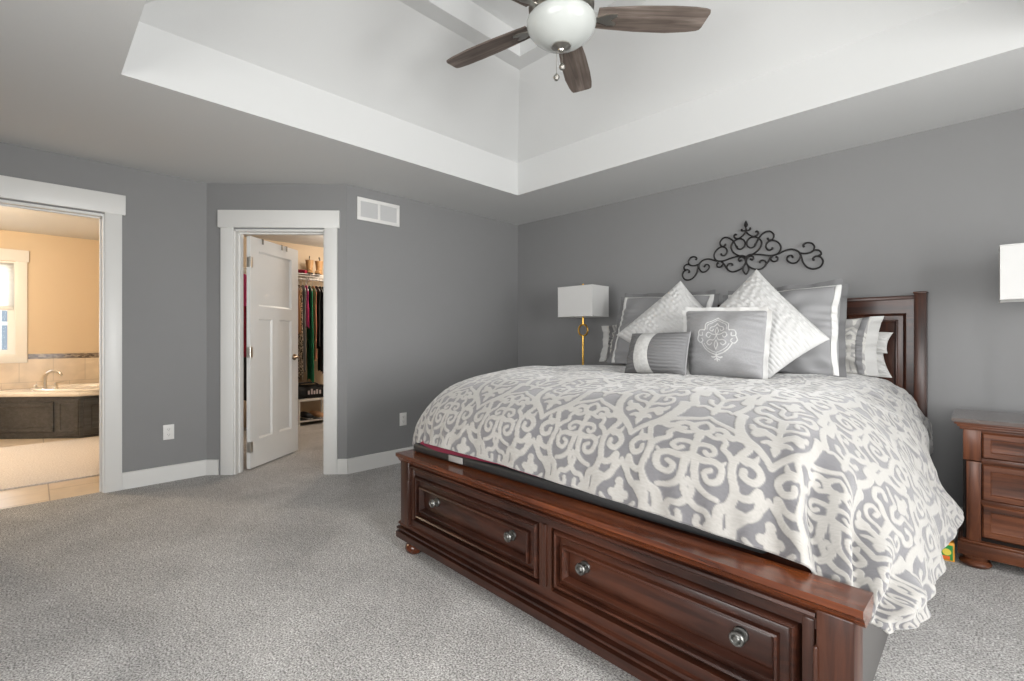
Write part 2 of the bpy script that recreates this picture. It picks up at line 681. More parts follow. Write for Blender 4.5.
def wall_holes(name, dims, holes, axis, mat, M=None):
    """a wall box with rectangular openings; axis 'x' or 'y' runs along it; holes: (a0, a1, z0, z1)"""
    x0, x1, y0, y1, z0, z1 = dims
    b = nb()
    a, e = (x0, x1) if axis == 'x' else (y0, y1)
    cuts = sorted(holes)
    pos = a

    def add(p, q, zz0, zz1):
        if q - p < 1e-4 or zz1 - zz0 < 1e-4:
            return
        if axis == 'x':
            box(b, p, q, y0, y1, zz0, zz1)
        else:
            box(b, x0, x1, p, q, zz0, zz1)
    for h0, h1, hz0, hz1 in cuts:
        add(pos, h0, z0, z1)
        add(h0, h1, z0, hz0)
        add(h0, h1, hz1, z1)
        pos = h1
    add(pos, e, z0, z1)
    return struct(name, b, mat, M=M, smooth=0)


ZT = H + 0.02
wall('wall_north', (-0.115, 5.75, 0.0, 0.12, 0, ZT))
wall('wall_west', (-0.115, 0.0, -2.0697, 0.0, 0, ZT))
wall_holes('wall_closet', (0.0, LB, 0.0, 0.115, 0, ZT), [(0.224, 0.990, -0.01, 2.055)], 'x', 'wall_grey', MB_)
wall_holes('wall_bathroom', (-0.925, -0.81, -5.3, -2.90, 0, ZT), [(-4.385, -3.555, -0.01, 2.06)], 'y', 'wall_grey')
EW = [(-3.825, -2.875, 0.60, 2.02), (-2.195, -1.245, 0.60, 2.02)]
wall_holes('wall_east', (5.60, 5.74, -5.3, 0.0, 0, ZT), EW, 'y', 'wall_grey')
SW = [(2.40, 4.70, 0.60, 2.02)]
wall_holes('wall_south', (-0.9, 5.74, -5.34, -5.20, 0, ZT), SW, 'x', 'wall_grey')
# closet and bathroom shells
wall('wall_closet_back', (-3.04, -2.92, -2.75, 0.12, 0, ZT), 'wall_tan')
wall('wall_closet_north', (-2.92, -0.115, 0.0, 0.12, 0, ZT), 'wall_tan')
wall('wall_closet_partition', (-4.67, -0.93, -2.87, -2.75, 0, ZT), 'wall_tan')
wall_holes('wall_bathroom_far', (-4.67, -4.55, -6.0, -2.87, 0, ZT), [(-5.225, -4.075, 0.935, 2.07)], 'y', 'wall_tan')
wall('wall_bathroom_south', (-4.67, -0.81, -6.1, -5.98, 0, ZT), 'wall_tan')
wall('wall_bathroom_near', (-0.925, -0.81, -6.0, -5.3, 0, ZT), 'wall_tan')

# baseboards
BBH, BBT = 0.127, 0.015


def baseboard(name, x0, x1, M):
    b = nb()
    profile_bar(b, [(0, 0), (-BBT, 0), (-BBT, BBH - 0.006), (-BBT + 0.006, BBH), (0, BBH)], x0, x1)
    return struct(name, b, 'trim_white', M=M)


baseboard('baseboard_north', 0.0, 5.60, T(0, 0, 0))
baseboard('baseboard_west', 0.0, 2.066, T(0, -2.066, 0, R(90)))
baseboard('baseboard_closet_entry', 0.0, 0.103, MB_)
baseboard('baseboard_closet_corner', 1.090, LB + 0.006, MB_)
baseboard('baseboard_bathroom_entry', 0.0, 0.555, T(-0.81, -3.46, 0, R(90)))
baseboard('baseboard_east', 0.0, 5.20, T(5.60, 0, 0, R(-90)))
baseboard('baseboard_south', 0.0, 6.41, T(5.60, -5.20, 0, R(180)))


# door trim: jambs, stops, flat casings and a taller head that overhangs
def door_trim(name, x0, x1, ztop, thick, M, casing=0.10, left=True):
    e = empty(name, kind='structure')
    t = 0.018
    b = nb()
    box(b, x0, x0 + t, -0.004, thick + 0.004, 0, ztop)
    box(b, x1 - t, x1, -0.004, thick + 0.004, 0, ztop)
    box(b, x0, x1, -0.004, thick + 0.004, ztop - t, ztop)
    box(b, x0 + t, x0 + t + 0.012, thick * 0.40, thick * 0.68, 0, ztop - t)
    box(b, x1 - t - 0.012, x1 - t, thick * 0.40, thick * 0.68, 0, ztop - t)
    box(b, x0 + t, x1 - t, thick * 0.40, thick * 0.68, ztop - t - 0.012, ztop - t)
    obj('jamb', b, 'trim_white', e, M=M)
    for side, (p, q) in (('near', (x0 - casing - 0.006 + 0.012, x0 + 0.006)), ('far', (x1 - 0.006, x1 + casing - 0.006))):
        b = nb()
        box(b, p, q, -0.019, 0.0, 0, ztop + 0.012, 0.002)
        obj('casing', b, 'trim_white', e, M=M)
    b = nb()
    box(b, x0 - casing - 0.014, x1 + casing + 0.014, -0.026, 0.0, ztop + 0.010, ztop + 0.156, 0.002)
    obj('head_casing', b, 'trim_white', e, M=M)
    return e


door_trim('trim_1', 0.0, 0.830, 2.06, 0.115, T(-0.81, -4.385, 0, R(90)), 0.10)
door_trim('trim_2', 0.224, 0.990, 2.055, 0.115, MB_, 0.105)

# closet door, swung into the closet: three sunk panels, hinges, lever
DW, DT, DH = 0.700, 0.035, 2.025
hinge = MB_ @ Vector((0.285, 0.118, 0.0))
door = empty('door_1', (hinge.x, hinge.y, 0.0), ANG_B + R(80.5), kind='structure')
b = nb()
# stiles and rails with sunken panels: built as a frame plus three recessed fields on both faces
box(b, 0, 0.11, -DT / 2, DT / 2, 0.015, DH)
box(b, DW - 0.11, DW, -DT / 2, DT / 2, 0.015, DH)
box(b, 0.11, DW - 0.11, -DT / 2, DT / 2, 0.015, 0.255)
box(b, 0.11, DW - 0.11, -DT / 2, DT / 2, DH - 0.115, DH)
box(b, 0.11, DW - 0.11, -DT / 2, DT / 2, 1.315, 1.425)
box(b, DW / 2 - 0.052, DW / 2 + 0.052, -DT / 2, DT / 2, 0.255, 1.315)
obj('door_frame', b, 'trim_white', door)
for (p, q, z0, z1) in ((0.11, DW - 0.11, 1.425, DH - 0.115), (0.11, DW / 2 - 0.052, 0.255, 1.315), (DW / 2 + 0.052, DW - 0.11, 0.255, 1.315)):
    b = nb()
    panel(b, p - 0.001, q + 0.001, z0 - 0.001, z1 + 0.001, [(0.0, -DT / 2 + 0.001), (0.016, -0.0045)], 0.0)
    panel(b, p - 0.001, q + 0.001, z0 - 0.001, z1 + 0.001, [(0.0, DT / 2 - 0.001), (0.016, 0.0045)], 0.0)
    obj('door_panel', b, 'trim_white', door)
for z in (0.20, 1.02, 1.80):
    b = nb()
    tube(b, [(-0.004, -0.022, z - 0.05), (-0.004, -0.022, z + 0.05)], 0.007, 10)
    box(b, -0.003, 0.028, -DT / 2 - 0.0035, -DT / 2 + 0.001, z - 0.045, z + 0.045)
    box(b, -0.0035, 0.0005, -DT / 2, 0.012, z - 0.045, z + 0.045)
    obj('hinge', b, 'nickel', door)
b = nb()
for s in (-1, 1):
    lathe(b, [(0.0, 0), (0.031, 0), (0.031, 0.006), (0.026, 0.010), (0.011, 0.012), (0.011, 0.045), (0.0, 0.047)], 20, T(DW - 0.065, s * DT / 2, 0.955) @ Matrix.Rotation(-s * PI / 2, 4, 'X'))
    tube(b, spline([(DW - 0.065, s * (DT / 2 + 0.040), 0.955), (DW - 0.10, s * (DT / 2 + 0.046), 0.957), (DW - 0.16, s * (DT / 2 + 0.044), 0.948)], 5), [0.010] * 5 + [0.009] * 5 + [0.006], 10)
obj('door_lever', b, 'bronze', door)
door_M = T(hinge.x, hinge.y, 0.0, ANG_B + R(80.5))
for dx, lab in ((0.16, 'small dark hook clip over the closet door top, nearest the hinges'),
                (0.44, 'small dark hook clip in the middle of the closet door top'),
                (0.51, 'small dark hook clip over the closet door top, nearest the lever edge')):
    b = nb()
    box(b, dx - 0.010, dx + 0.010, -DT / 2 - 0.004, -DT / 2 - 0.0005, DH - 0.045, DH + 0.003)
    box(b, dx - 0.010, dx + 0.010, -DT / 2 - 0.004, DT / 2 + 0.004, DH + 0.0005, DH + 0.004)
    box(b, dx - 0.010, dx + 0.010, DT / 2 + 0.0005, DT / 2 + 0.004, DH - 0.03, DH + 0.003)
    tag(obj('over_door_hook', b, 'pewter', M=door_M), lab, 'hook', 'hook clips on the closet door')


# windows
def window_unit(name, w, z0, z1, M, depth, units=1, casing_side=-1):
    """local: x along the wall, -y into the room; wall's room face at y=0, depth behind it"""
    e = empty(name, kind='structure')
    cw = 0.095
    b = nb()
    box(b, -w / 2 - cw, -w / 2 + 0.005, -0.019, 0, z0 + 0.005, z1 + 0.005, 0.002)
    box(b, w / 2 - 0.005, w / 2 + cw, -0.019, 0, z0 + 0.005, z1 + 0.005, 0.002)
    box(b, -w / 2 - cw - 0.015, w / 2 + cw + 0.015, -0.026, 0, z1 + 0.005, z1 + 0.145, 0.002)
    box(b, -w / 2 - cw, w / 2 + cw, -0.019, 0, z0 - cw, z0 + 0.005, 0.002)
    obj('casing', b, 'trim_white', e, M=M)
    b = nb()
    t = 0.02
    box(b, -w / 2, -w / 2 + t, -0.003, depth, z0, z1)
    box(b, w / 2 - t, w / 2, -0.003, depth, z0, z1)
    box(b, -w / 2 + t, w / 2 - t, -0.003, depth, z0, z0 + t)
    box(b, -w / 2 + t, w / 2 - t, -0.003, depth, z1 - t, z1)
    for k in range(1, units):
        xm = -w / 2 + w * k / units
        box(b, xm - 0.04, xm + 0.04, -0.003, depth, z0 + t, z1 - t)
    obj('frame', b, 'trim_white', e, M=M)
    uw = w / units
    zm = (z0 + z1) / 2
    for k in range(units):
        xa, xb = -w / 2 + uw * k + 0.03, -w / 2 + uw * (k + 1) - 0.03
        for (p, q, yy) in ((z0 + t, zm + 0.02, depth * 0.55), (zm - 0.02, z1 - t, depth * 0.75)):
            b = nb()
            s = 0.045
            box(b, xa - 0.01, xa + s, yy - 0.016, yy + 0.016, p, q)
            box(b, xb - s, xb + 0.01, yy - 0.016, yy + 0.016, p, q)
            box(b, xa + s, xb - s, yy - 0.016, yy + 0.016, p, p + s)
            box(b, xa + s, xb - s, yy - 0.016, yy + 0.016, q - s, q)
            sh = obj('sash', b, 'trim_white', e, M=M)
            b = nb()
            box(b, xa + s - 0.004, xb - s + 0.004, yy - 0.003, yy + 0.003, p + s - 0.004, q - s + 0.004)
            obj('glass', b, 'pane', sh, M=M)
    return e


window_unit('window_1', 0.95, 0.60, 2.02, T(5.60, -1.72, 0, R(-90)), 0.14)
window_unit('window_2', 0.95, 0.60, 2.02, T(5.60, -3.35, 0, R(-90)), 0.14)
window_unit('window_3', 2.30, 0.60, 2.02, T(3.55, -5.20, 0, R(180)), 0.14, 2)
window_unit('window_4', 1.15, 0.935, 2.07, T(-4.55, -4.65, 0, R(90)), 0.12)

#BEDSTART
# ------------------------------------------------------------------ bed
bed = empty('storage_bed', (2.56, -1.3, 0), 0, 'dark cherry wood king bed with drawers in its footboard', 'bed')
BI = Matrix.Translation((-2.56, 1.3, 0))
FB = BI @ T(1.57, -2.565, 0, R(-1.677))
LF = 2.05
# top slab with stepped edge
b = nb()
profile_bar(b, [(0.0, 0.530), (-0.0, 0.512), (0.008, 0.506), (0.014, 0.500), (0.020, 0.488), (0.030, 0.480), (0.09, 0.480), (0.108, 0.500), (0.115, 0.508), (0.115, 0.530)], 0.0, LF)
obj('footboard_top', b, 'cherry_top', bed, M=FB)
# frieze under the slab and carcass
b = nb()
box(b, 0.10, LF - 0.10, 0.034, 0.115, 0.432, 0.485)
profile_bar(b, [(0.036, 0.478), (0.024, 0.474), (0.022, 0.466), (0.034, 0.458)], 0.10, LF - 0.10)
obj('frieze_rail', b, 'cherry_x', bed, M=FB)
b = nb()
box(b, 0.09, LF - 0.09, 0.060, 0.115, 0.13, 0.45)
obj('carcass', b, 'case_gap_shade', bed, M=FB)  # coloured near-black so the gaps round the drawers look shaded
# corner posts with a stopped chamfer
for x0 in (0.020, LF - 0.097):
    b = nb()
    box(b, x0, x0 + 0.077, 0.018, 0.110, 0.14, 0.488, 0.004)
    inner = x0 + 0.077 if x0 < 1 else x0
    box(b, inner - 0.006, inner + 0.006, 0.012, 0.05, 0.20, 0.40, 0.005)
    obj('footboard_post', b, 'cherry_z', bed, M=FB)
    b = nb()
    xa = x0 + 0.083 if x0 < 1 else x0 - 0.034
    box(b, xa, xa + 0.028, 0.030, 0.06, 0.195, 0.455, 0.005)
    obj('pilaster', b, 'cherry_z', bed, M=FB)
b = nb()
box(b, 1.023, 1.085, 0.034, 0.115, 0.19, 0.44)
box(b, 1.044, 1.064, 0.026, 0.04, 0.20, 0.436, 0.005)
obj('centre_stile', b, 'cherry_z', bed, M=FB)
# base plinth with its mouldings
b = nb()
profile_bar(b, [(0.002, 0.080), (0.002, 0.112), (0.024, 0.114), (0.024, 0.123), (0.006, 0.125), (0.006, 0.135), (0.028, 0.137), (0.028, 0.146), (0.016, 0.148), (0.018, 0.158), (0.032, 0.162), (0.034, 0.192), (0.060, 0.195), (0.12, 0.195), (0.12, 0.080)], 0.0, LF)
obj('base_rail', b, 'cherry_x', bed, M=FB)
for x in (0.075, LF - 0.075):
    b = nb()
    lathe(b, [(0.0, 0.0), (0.034, 0.0), (0.046, 0.010), (0.052, 0.026), (0.048, 0.042), (0.036, 0.054), (0.030, 0.060), (0.040, 0.066), (0.042, 0.082), (0.0, 0.082)], 24, T(x, 0.072, 0))
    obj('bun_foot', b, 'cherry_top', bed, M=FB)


def knob_bm(M, s=1.0):
    b = nb()
    lathe(b, [(0.0, 0.034), (0.006, 0.034), (0.008, 0.031), (0.010, 0.030), (0.012, 0.033), (0.016, 0.033), (0.0185, 0.030), (0.019, 0.026), (0.014, 0.021), (0.008, 0.017), (0.007, 0.008), (0.017, 0.006), (0.019, 0.003), (0.019, 0.0), (0.0, 0.0)], 26, M @ Matrix.Rotation(PI / 2, 4, 'X') @ Matrix.Scale(s, 4))
    return b


for (x0, x1, ks) in ((0.138, 1.014, (0.320, 0.862)), (1.094, 1.912, (1.236, 1.768))):
    b = nb()
    panel(b, x0, x1, 0.207, 0.428, [(0.0, 0.046), (0.005, 0.032), (0.012, 0.026), (0.018, 0.030), (0.020, 0.050), (0.028, 0.044), (0.045, 0.041), (0.048, 0.027), (0.054, 0.024), (0.060, 0.034), (0.064, 0.052), (0.072, 0.047)], 0.070)
    dr = obj('drawer', b, 'cherry_x', bed, M=FB)
    for k in ks:
        obj('knob', knob_bm(T(k, 0.047, 0.333), 1.1), 'pewter', dr, M=FB)
# side panels, slat deck
bx('side_panel', (3.513, 3.549, -2.46, -0.10, 0.0, 0.50), 'side_grey', bed, 0.004, M=BI)['label'] = 'smooth grey side panel down to the carpet'
bx('side_panel', (1.585, 1.620, -2.44, -0.10, 0.06, 0.50), 'side_grey', bed, 0.004, M=BI)
bx('slat_deck', (1.62, 3.513, -2.43, -0.10, 0.44, 0.528), 'cherry_y', bed, M=BI)
# headboard
for x0 in (1.563, 3.500):
    b = nb()
    box(b, x0, x0 + 0.060, -0.10, -0.02, 0.0, 1.422, 0.004)
    box(b, x0 - 0.004, x0 + 0.064, -0.104, -0.018, 1.418, 1.430, 0.003)
    obj('headboard_post', b, 'cherry_z', bed, M=BI)
b = nb()
box(b, 1.62, 3.503, -0.085, -0.022, 1.385, 1.410, 0.003)
box(b, 1.62, 3.503, -0.075, -0.025, 0.40, 1.388)
obj('headboard_rail', b, 'cherry_x', bed, M=BI)
b = nb()
panel(b, 1.66, 3.462, 0.62, 1.300, [(0.0, -0.079), (0.006, -0.086), (0.012, -0.082), (0.016, -0.078), (0.040, -0.078), (0.044, -0.086), (0.050, -0.088), (0.056, -0.080), (0.075, -0.077)], -0.070)
obj('headboard_panel', b, 'cherry_z', bed, M=BI)

# ------------------------------------------------------------------ foundation, mattress, blanket
fnd = empty('bed_foundation', (2.56, -1.28, 0.535), 0, 'black vinyl bed base with rounded edge under the comforter', 'bed base')
FI = Matrix.Translation((-2.56, 1.28, -0.535))
b = nb()
box(b, 1.62, 3.38, -2.494, -0.12, 0.532, 0.580, 0.018, 4)
obj('base_body', b, 'black_vinyl', fnd, M=FI)
b = nb()
box(b, 1.945, 2.050, -2.4995, -2.494, 0.542, 0.572, 0.002)
obj('sewn_tag', b, 'label_grey', fnd, M=FI)['label'] = 'grey cloth tag sewn to the black edge'
b = nb()
box(b, 1.62, 3.42, -2.36, -0.14, 0.598, 0.80, 0.09, 5)
tag(obj('mattress', b, 'mattress_white'), 'thick white mattress hidden below the patterned comforter', 'mattress')
pth = [(-1.9, 0.83), (-2.15, 0.83), (-2.28, 0.815), (-2.36, 0.765), (-2.41, 0.70), (-2.455, 0.64), (-2.500, 0.586)]
xs = np.linspace(1.70, 2.92, 60)
pp = spline([(0, y, z) for y, z in pth], 6)
A = np.zeros((len(pp) * 2, 60, 3))
for i, p in enumerate(pp):
    for k, (d) in enumerate((0.0, 0.006)):
        row = i if k == 0 else len(pp) * 2 - 1 - i
        f = i / (len(pp) - 1)
        A[row, :, 0] = xs
        A[row, :, 1] = p.y + d * f - 0.003 * np.sin(xs * 21) * f
        A[row, :, 2] = p.z - d * (1 - f) + f ** 6 * (-0.014 * np.clip((2.3 - xs) / 0.7, 0, 1) * np.clip((xs - 1.70) / 0.15, 0, 1) + 0.003 * np.sin(xs * 9))
tag(link('blanket', grid_mesh('blanket', A), 'maroon', None, 60), 'maroon blanket edge showing between comforter hem and black base', 'blanket')


# ------------------------------------------------------------------ woven damask pattern (one repeat, drawn as strokes)
CW, CH = 0.41, 0.60
NXT, NYT = 288, 420


def stroke_field(strokes, w, h, nx, ny, mirror=True, tile=True):
    """strokes: (points, w0, w1) in metres, x,y from the middle of the repeat; returns signed cover (ny, nx)"""
    X = (np.arange(nx) + 0.5) / nx * w - w / 2
    Y = (np.arange(ny) + 0.5) / ny * h - h / 2
    F = np.full((ny, nx), -1.0)
    for pts, w0, w1 in strokes:
        q = spline([(x, y, 0) for x, y in pts], 10)
        n = len(q)
        for sgn in ((1, -1) if mirror else (1,)):
            for i, p in enumerate(q):
                t = i / max(n - 1, 1)
                rr = w0 + (w1 - w0) * t
                px, py = p.x * sgn, p.y
                for ox in ((-w, 0, w) if tile else (0,)):
                    for oy in ((-h, 0, h) if tile else (0,)):
                        cx, cy = px + ox, py + oy
                        if cx < -w / 2 - 0.04 or cx > w / 2 + 0.04 or cy < -h / 2 - 0.04 or cy > h / 2 + 0.04:
                            continue
                        i0, i1 = np.searchsorted(X, [cx - 0.04, cx + 0.04])
                        j0, j1 = np.searchsorted(Y, [cy - 0.04, cy + 0.04])
                        if i1 <= i0 or j1 <= j0:
                            continue
                        d = rr - np.sqrt((X[None, i0:i1] - cx) ** 2 + (Y[j0:j1, None] - cy) ** 2)
                        F[j0:j1, i0:i1] = np.maximum(F[j0:j1, i0:i1], d)
    return F


def offs(st, dx, dy):
    return [([(x + dx, y + dy) for x, y in p], a, c) for p, a, c in st]


MED = [   # lobed medallion, right half
    ([(0.000, 0.262), (0.022, 0.236), (0.060, 0.214), (0.092, 0.192), (0.100, 0.165), (0.088, 0.148), (0.076, 0.156)], 0.006, 0.010),
    ([(0.096, 0.158), (0.124, 0.152), (0.138, 0.128), (0.134, 0.104), (0.126, 0.080), (0.138, 0.058)], 0.009, 0.010),
    ([(0.142, 0.058), (0.160, 0.070), (0.166, 0.096)], 0.013, 0.003),
    ([(0.132, 0.060), (0.166, 0.048), (0.182, 0.014), (0.166, -0.018), (0.140, -0.010), (0.138, 0.014)], 0.010, 0.008),
    ([(0.126, 0.080), (0.110, 0.030), (0.112, -0.020), (0.120, -0.062), (0.104, -0.106), (0.078, -0.128), (0.072, -0.180), (0.066, -0.240)], 0.009, 0.012),
    ([(0.116, -0.052), (0.134, -0.072), (0.160, -0.066), (0.180, -0.040), (0.176, -0.094), (0.150, -0.122), (0.112, -0.122), (0.106, -0.170), (0.104, -0.214)], 0.008, 0.012),
    # fleur at the top
    ([(0.000, 0.216), (0.018, 0.196), (0.026, 0.168), (0.014, 0.146)], 0.005, 0.010),
    ([(0.030, 0.180), (0.052, 0.186), (0.068, 0.168), (0.062, 0.146), (0.046, 0.150)], 0.009, 0.007),
    ([(0.000, 0.150), (0.000, 0.118)], 0.006, 0.012),
    ([(0.016, 0.142), (0.040, 0.128), (0.064, 0.132), (0.076, 0.112), (0.074, 0.084), (0.094, 0.062), (0.108, 0.034)], 0.006, 0.008),
    # interior scrolls
    ([(0.000, 0.070), (0.024, 0.080), (0.046, 0.074), (0.056, 0.050), (0.042, 0.034), (0.030, 0.046)], 0.007, 0.006),
    ([(0.000, 0.116), (0.002, 0.060), (0.000, 0.020)], 0.008, 0.006),
    ([(0.000, 0.020), (0.030, 0.006), (0.062, 0.010), (0.084, -0.010), (0.078, -0.046), (0.052, -0.056), (0.040, -0.034), (0.056, -0.022)], 0.010, 0.006),
    ([(0.012, 0.012), (0.014, -0.030), (0.022, -0.070), (0.046, -0.092), (0.074, -0.100)], 0.010, 0.006),
    ([(0.000, -0.060), (0.010, -0.088), (0.000, -0.112)], 0.004, 0.010),
    ([(0.082, 0.004), (0.092, 0.024)], 0.006, 0.002),
    ([(0.000, -0.118), (0.020, -0.138), (0.044, -0.142), (0.054, -0.166), (0.040, -0.190), (0.020, -0.184), (0.022, -0.164)], 0.008, 0.007),
    ([(0.050, -0.178), (0.034, -0.216), (0.012, -0.238), (0.000, -0.268)], 0.009, 0.006),
    # little flower between columns
    ([(0.205, -0.160), (0.205, -0.128)], 0.004, 0.013),
    ([(0.200, -0.170), (0.180, -0.166)], 0.004, 0.012),
    ([(0.205, -0.172), (0.205, -0.196)], 0.008, 0.003),
]
OGE = [   # plain ogee with flowers inside, right half, own centre
    ([(0.000, -0.262), (0.018, -0.236), (0.050, -0.206), (0.086, -0.176), (0.112, -0.128), (0.120, -0.070), (0.118, -0.040)], 0.008, 0.015),
    ([(0.118, -0.048), (0.140, -0.030), (0.128, 0.006), (0.118, 0.050), (0.120, 0.100), (0.096, 0.150), (0.052, 0.196), (0.018, 0.232), (0.000, 0.262)], 0.012, 0.007),
    ([(0.000, -0.214), (0.000, -0.192)], 0.003, 0.012),
    ([(0.000, -0.176), (0.024, -0.166), (0.042, -0.174)], 0.012, 0.004),
    ([(0.000, -0.160), (0.016, -0.138), (0.040, -0.126), (0.062, -0.138)], 0.007, 0.014),
    ([(0.048, -0.118), (0.074, -0.112), (0.082, -0.092)], 0.013, 0.006),
    ([(0.000, -0.160), (0.000, -0.110), (0.022, -0.084), (0.056, -0.076), (0.078, -0.048), (0.066, -0.018), (0.042, -0.024), (0.044, -0.046)], 0.006, 0.007),
    ([(0.000, -0.110), (0.000, -0.030)], 0.008, 0.014),
    ([(0.000, -0.020), (0.030, -0.004), (0.054, 0.020), (0.080, 0.022), (0.092, 0.052), (0.074, 0.080), (0.052, 0.066)], 0.010, 0.008),
    ([(0.000, 0.020), (0.020, 0.052), (0.020, 0.092), (0.046, 0.112), (0.066, 0.130)], 0.008, 0.006),
    ([(0.000, 0.100), (0.014, 0.136), (0.000, 0.176)], 0.006, 0.010),
]
# the ogee sits half a repeat away: mirrored about its own middle by drawing both halves
bold = lambda st: [(p, a * 1.14 + 0.0006, c * 1.14 + 0.0006) for p, a, c in st]
MED = [([(x, y * (0.76 if y > 0 else 0.97)) for x, y in p], a, c) for p, a, c in MED]
OGE = [([(x, y * 0.95) for x, y in p], a, c) for p, a, c in OGE]
MED += [([(0.0, 0.222), (0.0, 0.258)], 0.004, 0.012), ([(0.008, 0.258), (0.034, 0.272), (0.052, 0.258)], 0.010, 0.004),
        ([(0.0, 0.268), (0.0, 0.330)], 0.009, 0.006), ([(0.006, 0.292), (0.026, 0.306), (0.034, 0.328)], 0.006, 0.008)]
F2 = stroke_field(bold(OGE), CW, CH, NXT, NYT)
F2 = np.roll(np.roll(F2, NXT // 2, 1), NYT // 2, 0)
F1 = stroke_field(bold(MED), CW, CH, NXT, NYT)
TILE = np.maximum(F1, F2)


def weave_at(u, v, tile=None, soft=0.0018):
    t = TILE if tile is None else tile
    x = (u / CW + 0.5) * NXT - 0.5
    y = (v / CH + 0.5) * NYT - 0.5
    x0, y0 = np.floor(x).astype(int), np.floor(y).astype(int)
    fx, fy = x - x0, y - y0
    g = lambda a, c: t[c % NYT, a % NXT]
    d = (g(x0, y0) * (1 - fx) + g(x0 + 1, y0) * fx) * (1 - fy) + (g(x0, y0 + 1) * (1 - fx) + g(x0 + 1, y0 + 1) * fx) * fy
    return np.clip(d / soft + 0.5, 0, 1)


# ------------------------------------------------------------------ comforter
def cr_weights(n, ts):
    Wt = np.zeros((len(ts), n))
    for k, t in enumerate(ts):
        i = min(int(t), n - 2)
        f = t - i
        c = [-0.5 * f + f * f - 0.5 * f ** 3, 1 - 2.5 * f * f + 1.5 * f ** 3, 0.5 * f + 2 * f * f - 1.5 * f ** 3, -0.5 * f * f + 0.5 * f ** 3]
        for j, cc in zip((i - 1, i, i + 1, i + 2), c):
            if j < 0:
                Wt[k, 0] += 2 * cc
                Wt[k, 1] -= cc
            elif j > n - 1:
                Wt[k, n - 1] += 2 * cc
                Wt[k, n - 2] -= cc
            else:
                Wt[k, j] += cc
    return Wt


def row(y, left, mid, right):
    """12 control points: left (x,z)x3, top z x4 at fixed x, right (x,z)x5, all at y"""
    p = [(x, y, z) for x, z in left]
    p += [(x, y, z) for x, z in zip((1.85, 2.2, 2.6, 3.0), mid)]
    p += [(x, y, z) for x, z in right]
    return p


NET = [
    row(-0.14, [(1.50, .46), (1.47, .70), (1.56, .87)], [.905, .905, .905, .905], [(3.18, .905), (3.33, .885), (3.47, .80), (3.565, .64), (3.585, .46)]),
    row(-0.50, [(1.50, .46), (1.47, .70), (1.56, .895)], [.92, .92, .92, .92], [(3.18, .925), (3.34, .905), (3.48, .82), (3.58, .65), (3.60, .45)]),
    row(-0.90, [(1.50, .46), (1.465, .70), (1.56, .91)], [.928, .922, .922, .925], [(3.20, .925), (3.37, .90), (3.52, .80), (3.605, .62), (3.635, .43)]),
    row(-1.25, [(1.50, .46), (1.46, .70), (1.565, .92)], [.935, .925, .922, .925], [(3.21, .925), (3.40, .895), (3.555, .765), (3.665, .535), (3.755, .415)]),
    row(-1.58, [(1.50, .46), (1.46, .70), (1.575, .922)], [.945, .938, .935, .935], [(3.23, .93), (3.42, .89), (3.57, .75), (3.675, .55), (3.712, .40)]),
    row(-1.88, [(1.50, .46), (1.465, .70), (1.58, .915)], [.948, .945, .94, .938], [(3.24, .925), (3.43, .88), (3.58, .735), (3.685, .545), (3.722, .40)]),
    row(-2.12, [(1.51, .47), (1.49, .70), (1.60, .88)], [.93, .935, .932, .93], [(3.25, .905), (3.43, .86), (3.575, .71), (3.665, .54), (3.70, .405)]),
    [(1.52, -2.29, .49), (1.52, -2.30, .70), (1.63, -2.305, .835), (1.86, -2.315, .876), (2.2, -2.32, .886), (2.6, -2.32, .884), (3.0, -2.32, .878),
     (3.27, -2.315, .852), (3.44, -2.30, .80), (3.560, -2.30, .665), (3.645, -2.29, .525), (3.698, -2.27, .405)],
    [(1.525, -2.40, .525), (1.550, -2.425, .63), (1.65, -2.445, .725), (1.86, -2.462, .755), (2.2, -2.472, .765), (2.6, -2.472, .762), (3.0, -2.468, .755),
     (3.28, -2.462, .735), (3.455, -2.435, .685), (3.555, -2.405, .580), (3.628, -2.385, .490), (3.685, -2.355, .408)],
    [(1.535, -2.425, .535), (1.580, -2.462, .562), (1.68, -2.487, .592), (1.86, -2.514, .606), (2.2, -2.516, .604), (2.6, -2.516, .592), (3.0, -2.514, .578),
     (3.30, -2.512, .562), (3.475, -2.502, .545), (3.560, -2.462, .478), (3.612, -2.445, .435), (3.640, -2.425, .402)],
]
NET = np.array(NET)
nr, nc = NET.shape[:2]


def even_params(n, lens, count, dens):
    c = np.concatenate([[0], np.cumsum(lens)])
    fine = np.linspace(0, 1, 4000)
    acc = np.cumsum(np.interp(fine, [d[0] for d in dens], [d[1] for d in dens]))
    s = np.interp(np.linspace(acc[0], acc[-1], count), acc, fine * c[-1])
    return np.interp(s, c, np.arange(n)), s, c


lu = np.linalg.norm(np.diff(NET[2:7], axis=1), axis=2).mean(0)
lv = np.linalg.norm(np.diff(NET[:, 3:8], axis=0), axis=2).mean(1)
tu, su, cu = even_params(nc, lu, 640, [(0, 0.6), (0.2, 0.8), (0.5, 1.0), (0.7, 1.4), (1, 1.4)])
tv, sv, cv = even_params(nr, lv, 610, [(0, 0.5), (0.35, 0.6), (0.5, 1.0), (1, 1.35)])
Wu, Wv = cr_weights(nc, tu), cr_weights(nr, tv)
P = np.einsum('ri,ijk,cj->rck', Wv, NET, Wu)
# cloth coordinates: u runs across the bed with a medallion column at x = 2.29, v up from the foot hem
u_mid = np.interp(np.interp(2.29, NET[6, :, 0], np.arange(nc)), np.arange(nc), cu)
U = np.broadcast_to((su - u_mid)[None, :], P.shape[:2])
V = np.broadcast_to((sv[-1] - sv)[:, None] - 0.185, P.shape[:2])


